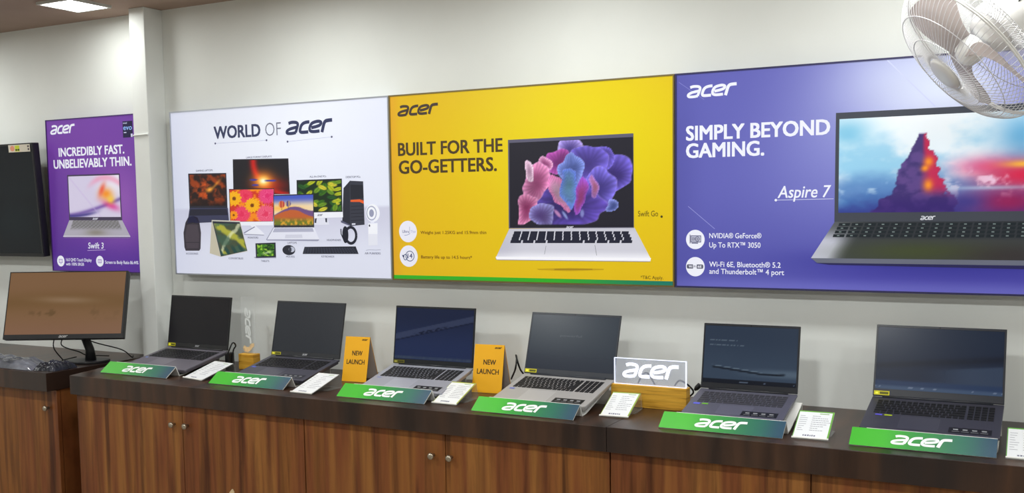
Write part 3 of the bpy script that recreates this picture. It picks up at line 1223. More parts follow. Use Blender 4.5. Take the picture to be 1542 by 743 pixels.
P.poly(QZ((36, 348), (1422, 352), (1418, 382), (1380, 384), (60, 368), (40, 364)), (150, 148, 160), -0.0001)
P.grid(QZ((158, 88), (1276, 78), (1424, 362), (36, 350)), 40, 14, deck_bg)
P.poly(QZ((36, 336), (1424, 350), (1418, 378), (44, 362)), (246, 246, 252), 0.0001)
rows = [(110, 138), (136, 166), (162, 192), (190, 218)]
for r_, (ya, yb_) in enumerate(rows):
    xa, xb = 196 - r_ * 10, 1232 + r_ * 12
    n = 14 if r_ < 3 else 10
    for k in range(n):
        if r_ == 3 and k in (4, 5):
            continue
        x0, x1 = xa + (xb - xa) * k / n, xa + (xb - xa) * (k + .86) / n
        if r_ == 3 and k == 3:
            x1 = xa + (xb - xa) * 5.86 / n
        yo = -6 * (x0 - 196) / 1036 * 0
        P.poly(QZ((x0 + 5, ya + yo), (x1 + 5, ya + yo), (x1, yb_ + yo - 2), (x0, yb_ + yo - 2)), (34, 36, 54), 0.0001)
P.stroke(QZ((486, 240), (472, 316)), 0.0014, (110, 110, 124), 0.0001)
P.stroke(QZ((922, 234), (938, 326)), 0.0014, (90, 90, 104), 0.0001)
P.poly(QY((22, 76), (928, 28), (932, 712), (28, 716)), (92, 90, 110), 0.0002)
P.poly(QY((32, 98), (926, 54), (929, 706), (36, 710)), (32, 31, 42), 0.0003)
P.grid(QY((36, 100), (924, 56), (926, 692), (40, 694)), 128, 92, pic_tulip, 0.0004)
q0, q1 = y5(442, 716), y5(496, 700)
plogo(P, q0[0], q1[0], q0[1], q1[1], (222, 222, 236), 0.0006)
P.build('printed_laptop', M['backlit'], yb)


# ---- violet light box at right
def violet_bg(u, v):
    R = RGB(u, v, (98, 99, 182))
    R.mix((84, 84, 170), sstep(.5, .0, v))
    R.mix((70, 66, 162), sstep(.25, .02, v) * sstep(.2, .6, u))
    R.mix((196, 204, 240), R.glow(.62, .86, .22, .32) * .95)
    R.mix((226, 234, 250), R.glow(.72, .85, .18, .2) * .9)
    R.mix((140, 144, 214), R.glow(.45, .6, .2, .3) * .5)
    R.mix((46, 44, 140), R.glow(.75, .13, .35, .05) * .8)
    R.mix((116, 116, 200), sstep(.07, .0, v) * .7)
    R.mix((78, 78, 158), R.glow(0, .5, .06, .8) * .5)
    return R.out()


vb = light_box('light_box', 'violet backlit light box picturing a black gaming laptop, behind the wall fan', BX[2] + .001, BX[3], ZB, ZT, violet_bg, M['frame_dark'])
WH = (238, 240, 252)
P = layer(1)
plogo(P, 1033.6, 1109.2, 148.0, 129.4, WH)
P.build('wordmark', M['backlit'], vb)
P = layer(1)
ptext(P, 'SIMPLY BEYOND', 1032.6, 1249.8, 212.2, 190.2, WH, 0.030)
ptext(P, 'GAMING.', 1032.6, 1150.6, 238.4, 216.6, WH, 0.030)
P.build('headline', M['backlit'], vb)
P = layer(1)
ptext(P, 'Aspire 7', 1170.6, 1251.3, 298.4, 280.6, WH, 0.012, 0.2)
P.stroke(PQ((1168, 301.6), (1255, 299.6)), 0.002, (200, 204, 236))
c = pw(1168, 301.6)
P.disc(c[0], c[1], 0.0045, 0.0045, WH, 0.0001, 12)
P.build('model_name', M['backlit'], vb)
P = layer(1)
ptext(P, 'NVIDIA® GeForce®', 1067.7, 1146.4, 359, 351.4, WH, 0.01)
ptext(P, 'Up To RTX™ 3050', 1067.7, 1145, 373, 365.2, WH, 0.01)
P.build('feature_text', M['backlit'], vb)
P = layer(1)
ptext(P, 'Wi-Fi 6E, Bluetooth® 5.2', 1067.7, 1175.3, 402, 394.2, WH, 0.01)
ptext(P, 'and Thunderbolt™ 4 port', 1067.7, 1180.5, 412.6, 404.8, WH, 0.01)
P.build('feature_text', M['backlit'], vb)
P = layer(1)
c, r = icon_disc(1046.7, 361, 14.6)
P.disc(*c, r, r, WH)
P.rect(c[0] - r * .5, c[0] + r * .62, c[1] - r * .3, c[1] + r * .42, (84, 86, 120), .0001)
P.rect(c[0] - r * .6, c[0] - r * .52, c[1] - r * .42, c[1] + r * .5, (84, 86, 120), .0001)
P.rect(c[0] - r * .42, c[0] + r * .55, c[1] - r * .22, c[1] + r * .34, (206, 208, 226), .0002)
P.ring(c[0] + r * .22, c[1] + r * .06, r * .22, r * .22, r * .08, (84, 86, 120), .0003)
P.ring(c[0] + r * .22, c[1] + r * .06, r * .08, r * .08, r * .07, (84, 86, 120), .0003)
for k in range(4):
    P.rect(c[0] - r * .36 + k * r * .09, c[0] - r * .31 + k * r * .09, c[1] - r * .14, c[1] + r * .26, (84, 86, 120), .0003)
P.rect(c[0] - r * .4, c[0] + r * .3, c[1] - r * .42, c[1] - r * .32, (84, 86, 120), .0001)
P.build('graphics_icon', M['backlit'], vb)
P = layer(1)
c, r = icon_disc(1046.7, 402, 14.6)
P.disc(*c, r, r, WH)
P.rect(c[0] - r * .82, c[0] - r * .24, c[1] - r * .2, c[1] + r * .24, (96, 98, 116), .0001)
P.disc(c[0] - r * .8, c[1] + r * .02, r * .12, r * .22, (96, 98, 116), .0001, 16)
P.rect(c[0] + r * .16, c[0] + r * .74, c[1] - r * .2, c[1] + r * .24, (96, 98, 116), .0001)
P.disc(c[0] + r * .74, c[1] + r * .02, r * .12, r * .22, (96, 98, 116), .0001, 16)
P.text('Wi', c[0] - r * .72, c[0] - r * .34, c[1] - r * .1, c[1] + r * .14, WH, 0.02, 0, .0002)
P.text('Fi', c[0] - r * .16, c[0] + r * .1, c[1] - r * .1, c[1] + r * .14, (96, 98, 116), 0.01, 0, .0002)
P.text('6E', c[0] + r * .26, c[0] + r * .68, c[1] - r * .1, c[1] + r * .14, WH, 0.02, 0, .0002)
P.build('wireless_icon', M['backlit'], vb)
P = layer(1)
P.stroke(PQ((1336, 90.5), (1408, 160)), 0.004, (206, 212, 244))
P.build('light_streak', M['backlit'], vb)
P = layer(1)
P.stroke(PQ((1036, 311), (1076, 345)), 0.002, (150, 152, 214))
P.build('light_streak', M['backlit'], vb)
P = layer(1)
P.stroke(PQ((1022, 124), (1060, 150)), 0.002, (128, 130, 200))
P.build('light_streak', M['backlit'], vb)


def pic_storm(u, v):
    n = nz.fbm(u * 4, v * 4, 5)
    n2 = nz.fbm(u * 11 + 9, v * 9, 4)
    R = RGB(u, v, (150, 206, 236))
    R.mix((232, 244, 252), sstep(.35, .75, n + .25 * R.glow(.45, .85, .5, .3)))
    R.mix((244, 250, 254), R.glow(.5, 1.0, .45, .25) * .9)
    R.mix((96, 170, 216), R.glow(.98, .75, .14, .25) * .9)
    R.mix((110, 190, 226), R.glow(.05, .85, .14, .16) * .8)
    R.mix((84, 128, 190), sstep(.46, .25, v + .15 * (n - .5)) * .85)
    R.mix((190, 216, 238), sstep(.55, .72, n2) * sstep(.55, .35, v) * .8)
    R.mix((44, 48, 132), sstep(.26, .02, v + .2 * (n - .5)) * .9)
    R.mix((70, 130, 190), R.glow(.12, .12, .2, .08, .2) * .7 * n2 * 1.6)
    R.mix((222, 110, 160), R.glow(.8, .46, .16, .09) * .9)
    R.mix((222, 30, 70), R.glow(1.0, .36, .24, .16) * .95)
    R.mix((150, 26, 84), R.glow(.92, .1, .22, .14) * .95)
    R.mix((255, 190, 60), R.glow(1.0, .47, .11, .035) * .95)
    R.mix((190, 220, 240), R.glow(.82, .24, .25, .02, .0) * .6)
    R.mix((56, 52, 132), R.glow(.7, .1, .1, .08) * .8)
    R.mix((240, 200, 225), sstep(.62, .75, n2) * R.glow(.85, .33, .2, .12))
    # a dark weathered rock stack with a warm glow on its lee side
    w = .02 + .17 * np.clip((.8 - v) / .8, 0, 1) ** 1.1
    cx_ = .445 + .05 * (v - .4) + .015 * (n2 - .5)
    e = (np.abs(u - cx_) / (w * (1 + 1.1 * (n2 - .5) + .5 * (nz.v(v * 9, u * 0 + 4) - .5))))
    m = sstep(1.0, .9, e) * sstep(.83, .8, v + .05 * (n2 - .5))
    R.mix((62, 44, 110), m * .95)
    R.mix((110, 80, 150), m * sstep(.5, .7, n2) * .6)
    side = m * sstep(.0, .7, (u - cx_) / w)
    R.mix((206, 36, 80), side * sstep(.12, .3, v) * .9)
    R.mix((250, 150, 40), (R.glow(.5, .52, .025, .05) + R.glow(.5, .28, .025, .06) + R.glow(.48, .45, .02, .03)) * m)
    R.mix((50, 30, 110), m * sstep(.22, .05, v) * .7)
    return R.out()


xl, xr = pw(1258.7, 170.2)[0], None
xc_ = pw(1396.7, 327.6)[0]
zt_l, zb_l = pw(1258.7, 170.2)[1], pw(1256.6, 334.4)[1]
xr = min(2 * xc_ - xl, BX[3] - 0.008)
P = layer(2)
xf = pw(1221, 389.5)[0]
zf0, zf1 = pw(1221, 389.0)[1], pw(1221, 396.0)[1]


def deck2(u, v):
    R = RGB(u, v, (60, 64, 66))
    R.mix((196, 198, 214), sstep(.16, .04, u) * sstep(.95, .3, v) + .2 * sstep(.14, .0, u))
    R.mix((66, 76, 40), R.glow(.45, .2, .3, .25) * .8)
    R.mix((50, 40, 44), R.glow(.8, .1, .2, .3) * .6)
    R.mix((48, 52, 58), sstep(.5, .6, v) * sstep(.1, .2, u))
    return R.out()


xrf = BX[3] - 0.0065
P.poly([(xf, zf0), (xrf, zf0), (xrf, zf1), (xf + .02, zf1)], (104, 108, 124))
P.poly([(xf + .01, zf1), (xrf, zf1), (xrf, zf1 - .012), (xf + .06, zf1 - .006)], (40, 38, 84))
P.grid([(xl, zb_l), (xrf, zb_l), (xrf, zf0), (xf, zf0)], 60, 16, deck2, 0.0001)
kz0, kz1 = zb_l - .004, zf0 + .068
for r_ in range(4):
    za = kz0 - (kz0 - kz1) * r_ / 4
    zb2 = kz0 - (kz0 - kz1) * (r_ + .8) / 4
    xa = xl + .012 - .006 * r_
    n = 16
    for k in range(n):
        x0 = xa + (xrf - xa - .004) * k / n
        x1 = xa + (xrf - xa - .004) * (k + .86) / n
        P.poly([(x0 + .003, za), (x1 + .003, za), (x1, zb2), (x0, zb2)], (28, 36, 42), 0.0002)
        xm = (x0 + x1) / 2
        P.rect(xm - .004, xm + .004, (za + zb2) / 2 - .0015, (za + zb2) / 2 + .002, (120, 134, 134), 0.0003)
P.poly([(xl, zt_l), (xr, zt_l), (xr, zb_l), (xl - .001, zb_l)], (66, 70, 80), 0.0002)
sx0 = pw(1264.0, 179.6)[0]
sz1, sz0 = pw(1264.0, 179.6)[1], pw(1261.8, 320.7)[1]
sx1 = min(2 * xc_ - sx0, xr - .006)
P.grid([(sx0, sz1), (sx1, sz1), (sx1, sz0), (sx0, sz0)], 130, 76, pic_storm, 0.0003)
plogo(P, 1385.5, 1408.5, 331.6, 325.4, (226, 228, 236), 0.0005)
P.build('printed_gaming_laptop', M['backlit'], vb)


# ---- small purple poster at left
def purple_bg(u, v):
    R = RGB(u, v, (112, 62, 160))
    R.mix((84, 42, 150), sstep(.35, .05, v))
    R.mix((152, 92, 180), R.glow(.75, .45, .3, .25) * .8)
    R.mix((124, 70, 168), R.glow(.3, .9, .5, .3) * .6)
    R.mix((86, 46, 140), R.glow(0, .3, .25, .4) * .6)
    return R.out()


PX0, PX1 = -4.586 * KP, -3.87
pp = light_box('wall_poster', 'narrow purple backlit poster picturing a thin laptop, left of the white column', PX0, PX1, 1.63 - .294 * KP, 1.63 + .476 * KP, purple_bg, M['frame_purple'],
               cat='poster', nu=40, nv=44, fw=0.005, group=None)
P = layer(1)
plogo(P, 75.2, 112.5, 203, 189.2, WH)
P.build('wordmark', M['backlit'], pp)
P = layer(1)
ptext(P, 'INCREDIBLY FAST.', 88, 187, 236.3, 223.2, WH, 0.03)
ptext(P, 'UNBELIEVABLY THIN.', 80.5, 197.9, 254.5, 241.2, WH, 0.03)
P.build('headline', M['backlit'], pp)
P = layer(1)
ptext(P, 'Swift 3', 132.3, 155.7, 374.5, 365.6, WH, 0.012, 0.12)
P.stroke(PQ((131, 377.5), (158, 376.6)), 0.002, (210, 190, 236))
P.build('product_name', M['backlit'], pp)
P = layer(1)
ptext(P, '16.0 QHD Touch Display', 99, 137.5, 393.6, 389.0, WH, 0.012)
ptext(P, 'with 100% SRGB', 99, 126, 400, 395.6, WH, 0.012)
P.build('feature_text', M['backlit'], pp)
P = layer(1)
ptext(P, 'Screen to Body Ratio 86.44%', 158, 208, 397.4, 392.6, WH, 0.012)
P.build('feature_text', M['backlit'], pp)
for nm, (px, py) in (('display_icon', (91, 393.4)), ('ratio_icon', (149.8, 393.7))):
    P = layer(1)
    c, r = icon_disc(px, py, 8.2)
    P.disc(*c, r, r, WH)
    P.rect(c[0] - r * .5, c[0] + r * .5, c[1] - r * .34, c[1] + r * .36, (150, 130, 190), .0001)
    P.rect(c[0] - r * .38, c[0] + r * .38, c[1] - r * .22, c[1] + r * .24, (225, 218, 240), .0002)
    if nm == 'ratio_icon':
        P.rect(c[0] - r * .04, c[0] + r * .04, c[1] - r * .22, c[1] + r * .24, (150, 130, 190), .0003)
    else:
        P.rect(c[0] - r * .2, c[0] + r * .2, c[1] - r * .54, c[1] - r * .44, (150, 130, 190), .0001)
    P.build(nm, M['backlit'], pp)
P = layer(1)
q = PQ((183.7, 182.9), (198.4, 182.0), (198.4, 207.6), (183.7, 207.6))
z1_, z0_, x0_, x1_ = q[0][1], q[3][1], q[0][0], q[1][0]
P.rect(x0_, x1_, z0_, z1_, (34, 30, 66))
h_ = z1_ - z0_
w_ = x1_ - x0_
P.text('evo', x0_ + w_ * .06, x0_ + w_ * .94, z0_ + h_ * .46, z0_ + h_ * .78, (150, 190, 250), 0.01, 0, .0001)
P.text('intel', x0_ + w_ * .05, x0_ + w_ * .45, z0_ + h_ * .84, z0_ + h_ * .95, (206, 210, 240), 0.01, 0, .0001)
P.rect(x0_ + w_ * .1, x0_ + w_ * .36, z0_ + h_ * .28, z0_ + h_ * .34, (206, 210, 240), .0001)
P.rect(x0_ + w_ * .8, x0_ + w_ * .98, z0_ + h_ * .02, z0_ + h_ * .22, (214, 214, 240), .0001)
P.build('badge', M['backlit'], pp)


def pic_swirl(u, v):
    R = RGB(u, v, (214, 206, 232))
    R.mix((236, 232, 246), sstep(.4, .9, u) * sstep(.3, .8, v))
    w = .5 + .35 * np.sin(u * 3.4 - .9)
    R.mix((238, 150, 186), np.exp(-((v - w - .1) / .08) ** 2) * .7 * sstep(.3, .6, u))
    R.mix((120, 90, 170), np.exp(-((v - (.05 + .38 * u ** 1.4)) / .05) ** 2) * .9)
    R.mix((60, 50, 130), np.exp(-((v - (.02 + .3 * u ** 1.8)) / .04) ** 2) * .9 * sstep(.7, .3, u))
    R.mix((220, 60, 150), R.glow(.82, .28, .18, .08, -.6) * .9)
    R.mix((250, 150, 40), R.glow(.74, .55, .12, .14))
    R.mix((240, 90, 60), R.glow(.66, .66, .05, .16, -.3) * .9)
    R.mix((250, 200, 70), R.glow(.82, .42, .07, .1))
    R.mix((200, 180, 226), np.exp(-((v - 1 + u * 1.6) / .02) ** 2) * .6)
    return R.out()


P = layer(2)


def deck3(u, v):
    R = RGB(u, v, (176, 172, 186))
    R.mix((96, 96, 92), sstep(.35, .6, v) * (np.abs(u - .5) < .42) * (.6 + .4 * np.sin(u * 90) * np.sin(v * 30)))
    R.mix((130, 124, 110), R.glow(.5, .25, .16, .2) * .8)
    R.mix((226, 222, 236), sstep(.08, 0, v))
    return R.out()


P.grid(PQ((104, 331.5), (183.3, 331.5), (196, 356.8), (94.5, 356.8)), 46, 12, deck3)
P.poly(PQ((94.5, 356), (196, 356), (195, 359.2), (96, 358.6)), (120, 96, 150), -0.0001)
P.poly(PQ((100.6, 263.8), (179.6, 261.3), (183.4, 332), (103.8, 332)), (66, 56, 84), 0.0001)
P.grid(PQ((102.2, 266), (178.4, 263.6), (181.6, 327), (104.8, 327.2)), 56, 46, pic_swirl, 0.0002)
plogo(P, 139, 147.5, 331.2, 328.6, (220, 220, 235), 0.0003)
P.build('printed_laptop', M['backlit'], pp)

# ------------------------------------------------------------------ television
a = at(67, 387, -0.07)
TVX, TVZ0, TVZ1 = a.x, a.z, 1.9866
tilt = math.atan2(0.034, TVZ1 - TVZ0)
tvh, tvw = math.hypot(0.034, TVZ1 - TVZ0), 0.97
tv = thing('television', 'large black wall-mounted television at the far left edge, switched off', 'television', (TVX - tvw / 2, -0.07, TVZ0), None, (tilt, 0, 0))
g = G()
bz = 0.011
g.box(-tvw / 2, tvw / 2, 0.0, 0.035, 0, tvh)
obj('housing', g, M['black'], tv, False, bevel=0.003)
g = G()
for q in ((-tvw / 2, tvw / 2, 0, bz * 1.5), (-tvw / 2, tvw / 2, tvh - bz, tvh)):
    g.box(q[0], q[1], -0.004, 0, q[2], q[3])
for q in ((-tvw / 2, -tvw / 2 + bz), (tvw / 2 - bz, tvw / 2)):
    g.box(q[0], q[1], -0.004, 0, bz * 1.5, tvh - bz)
obj('bezel', g, M['black'], tv, False, bevel=0.001)


def tv_reflection(u, v):
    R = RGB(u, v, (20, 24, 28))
    R.mix((26, 40, 44), R.glow(.8, .3, .2, .2))  # bluish reflection painted into the switched-off screen's colour
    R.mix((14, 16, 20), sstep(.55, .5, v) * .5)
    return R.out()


P = Print(Frame((0, -0.001, 0), (1, 0, 0), (0, 0, 1), (0, -1, 0)), 0)
P.grid([(-tvw / 2 + bz, tvh - bz), (tvw / 2 - bz, tvh - bz), (tvw / 2 - bz, bz * 1.5), (-tvw / 2 + bz, bz * 1.5)], 16, 12, tv_reflection)
P.build('display', M['screen'], tv, False)
P = Print(Frame((0, -0.0045, 0), (1, 0, 0), (0, 0, 1), (0, -1, 0)), 0)
x1_, z1_ = tvw / 2 - 0.018, tvh - 0.006
P.rect(x1_ - .165, x1_, z1_ - .037, z1_, (214, 206, 190))
P.disc(x1_ - .135, z1_ - .018, .017, .014, (226, 150, 120), .0002, 20)
P.rect(x1_ - .115, x1_ - .08, z1_ - .034, z1_ - .004, (206, 214, 60), .0002)
P.disc(x1_ - .105, z1_ - .026, .008, .005, (60, 80, 20), .0003, 14)
P.disc(x1_ - .088, z1_ - .026, .008, .005, (60, 80, 20), .0003, 14)
P.rect(x1_ - .02, x1_ - .006, z1_ - .015, z1_ - .006, (90, 80, 80), .0002)
P.rect(x1_ - .018, x1_ - .006, z1_ - .03, z1_ - .02, (90, 80, 80), .0002)
so = P.build('energy_sticker', M['matte'], tv, False)
so['label'] = 'cream sticker with yellow block'
obj('wall_bracket', G().box(-0.2, 0.2, 0.035, 0.075, 0.18, 0.4), M['black'], tv, False)

# ------------------------------------------------------------------ desktop monitor
MO = Vector((-3.9926, -0.4173, 1.0616))
MY, MA = 0.4836, math.radians(90 - 71.23)
mw, mh = 0.545, 0.318
base = Vector((MO.x - 0.02, MO.y + 0.11, CT))
mon = thing('desktop_monitor', 'black desktop monitor showing a brown picture, on the far left worktop', 'monitor', (base.x, base.y, CT), None, (0, 0, MY))
inv = (Matrix.Translation(base) @ Matrix.Rotation(MY, 4, 'Z')).inverted()
lo = inv @ MO
U_ = Vector((0, math.sin(MA), math.cos(MA)))
N_ = Vector((0, -math.cos(MA), math.sin(MA)))
FR = Frame(lo, (1, 0, 0), U_, N_)


def slab(fr, x0, x1, y0, y1, d0, d1, g=None):
    g = g or G()
    vs = [fr.p(x, y, d) for x in (x0, x1) for y in (y0, y1) for d in (d0, d1)]
    return g.add(vs, [(0, 1, 3, 2), (4, 6, 7, 5), (0, 4, 5, 1), (2, 3, 7, 6), (0, 2, 6, 4), (1, 5, 7, 3)])


obj('housing', slab(FR, -mw / 2, mw / 2, 0, mh, -0.028, 0), M['black'], mon, False, bevel=0.003)
g = slab(FR, -mw / 2, mw / 2, 0, 0.022, 0, 0.004)
slab(FR, -mw / 2, mw / 2, mh - 0.004, mh, 0, 0.004, g)
slab(FR, -mw / 2, -mw / 2 + 0.004, 0.022, mh - 0.004, 0, 0.004, g)
slab(FR, mw / 2 - 0.010, mw / 2, 0.022, mh - 0.004, 0, 0.004, g)
obj('bezel', g, M['black'], mon, False, bevel=0.0008)


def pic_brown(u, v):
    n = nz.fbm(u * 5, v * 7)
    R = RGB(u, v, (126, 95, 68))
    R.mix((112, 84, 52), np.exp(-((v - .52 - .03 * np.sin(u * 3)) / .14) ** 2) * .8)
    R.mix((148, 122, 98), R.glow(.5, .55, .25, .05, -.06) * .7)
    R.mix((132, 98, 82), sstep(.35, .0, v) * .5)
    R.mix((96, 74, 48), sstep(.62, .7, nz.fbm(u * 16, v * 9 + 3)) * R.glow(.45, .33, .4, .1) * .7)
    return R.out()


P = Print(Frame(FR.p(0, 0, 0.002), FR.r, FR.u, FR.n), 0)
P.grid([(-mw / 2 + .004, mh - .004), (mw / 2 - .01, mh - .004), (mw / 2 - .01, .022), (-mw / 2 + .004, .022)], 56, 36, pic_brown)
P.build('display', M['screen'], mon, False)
P = Print(Frame(FR.p(0, 0, 0.0044), FR.r, FR.u, FR.n), 0)
P.wordmark(-0.02, 0.022, 0.006, 0.010, (170, 170, 170))
P.build('wordmark', M['matte'], mon, False)
g = G()
top = FR.p(0.02, 0.12, -0.03)
g.tube([Vector((0.03, 0.03, 0.006)), Vector((0.025, 0.035, 0.06)), top + Vector((0, 0.03, 0)), top], [0.026, 0.02, 0.018, 0.022], 10)
obj('stand_neck', g, M['black'], mon, False, smooth=True)
g = G().prism([(0.095 * math.cos(2 * PI * k / 40) + .02, 0.03 + 0.08 * math.sin(2 * PI * k / 40)) for k in range(40)], 0, 0.012)
obj('stand_base', g, M['black'], mon, False, bevel=0.003)
# monitor leads hanging behind it
P1, P2 = FR.p(-0.06, 0.0, -0.02), FR.p(0.0, 0.0, -0.02)
mw_world = Matrix.Translation(base) @ Matrix.Rotation(MY, 4, 'Z')


def world_pts(pts):
    return [mw_world @ Vector(p) for p in pts]


def cable(pts, r, label, name='cable', cat='cable', group=None, k=6):
    return tag(obj(name, G().tube(smooth_path([tuple(p) for p in pts], k), r, 8), M['cable'], smooth=True), label, cat, group)


cable(world_pts([FR.p(-0.06, 0.03, -0.046), FR.p(-0.06, -0.03, -0.046), Vector((-0.09, 0.0, 0.02)), Vector((-0.12, 0.07, 0.006)), Vector((-0.1, 0.17, 0.006))]), 0.0028,
      'thin black lead hanging from the left half of the desktop monitor', 'monitor_cable')
cable(world_pts([FR.p(-0.02, 0.03, -0.05), FR.p(-0.025, -0.02, -0.05), Vector((-0.035, .06, 0.045)), Vector((-0.03, .13, 0.02)), Vector((0.05, .19, 0.006))]), 0.0028,
      'black lead looping behind the foot of the desktop monitor', 'monitor_cable')
cable(world_pts([FR.p(0.10, 0.04, -0.046), FR.p(0.105, 0.0, -0.05), Vector((0.15, 0.09, 0.05)), Vector((0.185, 0.12, 0.010)), Vector((0.17, .18, 0.006))]), 0.0028,
      'black lead drooping right of the desktop monitor foot', 'monitor_cable')

# ------------------------------------------------------------------ packets in front of the monitor
nb = Noise(11)


def packet(name, label, poly, h, m, seed, cat='packet', parent=None):
    """a limp flat packet: crumpled top over a four-cornered footprint"""
    n = 44
    A, B, Cc, D_ = [Vector(q) for q in poly]
    vs, fs = [], []
    for j in range(n + 1):
        for i in range(n + 1):
            u, v = i / n, j / n
            p = A * (1 - u) * (1 - v) + B * u * (1 - v) + Cc * u * v + D_ * (1 - u) * v
            e = min(u, 1 - u, v, 1 - v)
            up = 1 - (1 - min(1, e / .16)) ** 2
            uu, vv = np.array([u * 5 + seed]), np.array([v * 7 + seed])
            r = abs(float(nb.fbm(uu, vv, 4)[0]) - .5) * 2
            z = CT + 0.001 + h * up * (.65 + .7 * r)
            vs.append((p.x, p.y, z))
    w = n + 1
    for j in range(n):
        for i in range(n):
            q = j * w + i
            fs.append((q, q + 1, q + w + 1, q + w))
    b = len(vs)
    vs += [(p.x, p.y, CT + 0.0005) for p in (A, B, Cc, D_)]
    fs.append((b + 3, b + 2, b + 1, b))
    o = obj(name, G().add(vs, fs), m, smooth=True)
    return tag(o, label, cat)


packet('plastic_packet', 'grey crinkled plastic packet lying at the front of the far left worktop', [(-4.62, -0.56), (-4.03, -0.56), (-4.07, -0.42), (-4.66, -0.32)], 0.032, M['bag_grey'], 2.0)
packet('plastic_packet', 'dark folded packet lying before the foot of the desktop monitor', [(-4.022, -0.555), (-3.915, -0.53), (-3.92, -0.405), (-4.05, -0.42)], 0.034, M['bag_dark'], 9.0)

# ------------------------------------------------------------------ laptops and their stands


def grad_green(u, v):
    R = RGB(u, v, (64, 176, 40))
    R.mix((40, 140, 56), sstep(.2, .5, u))
    R.mix((36, 104, 84), sstep(.45, .8, u))
    R.mix((42, 74, 96), sstep(.75, 1, u))
    return R.out()


SIGN_W = 0.388


def stand(xc, yb, ang, yaw, label, w=SIGN_W, rise=0.001, slope_end=0.232, hback=None):
    """white bent sheet: green header folded forward, tray sloping up to a back leg"""
    t = thing('laptop_stand', label, 'laptop stand', (xc, yb, CT), 'laptop stands on the long counter', (0, 0, yaw))
    th = 0.003
    y1 = 0.056
    yv = 0.075
    prof = [(0.001, 0.002), (y1, 0.0415), (yv, 0.0025), (yv + 0.03, 0.0055), (yv + slope_end, hback), (yv + slope_end + 0.004, 0.0)]
    g = G().sheet(prof, -w / 2 + 0.0402, w / 2, th)
    obj('tray', g, M['white_sheet'], t, False)
    obj('header_backing', G().sheet(prof[:2], -w / 2, -w / 2 + 0.04, th), M['white_sheet'], t, False)
    d = Vector((0, y1 - 0.001, 0.0395)).normalized()
    nrm = Vector((0, -d.z, d.y))
    L = math.hypot(y1 - 0.001, 0.0395)
    fr = Frame(Vector((0, 0.001, 0.002)) + nrm * 0.0019, (1, 0, 0), d, nrm)
    P = Print(fr, 0)
    P.grid([(-w / 2, L), (w / 2, L), (w / 2, -0.001), (-w / 2, -0.001)], 40, 1, grad_green)
    s = P.build('green_header', M['matte'], t, False)
    s['label'] = 'green to navy header strip with white wordmark'
    P = Print(fr, 0.0004)
    P.wordmark(-0.083, 0.080, L * .22, L * .52, (236, 240, 238))
    P.build('wordmark', M['matte'], s, False)
    return t


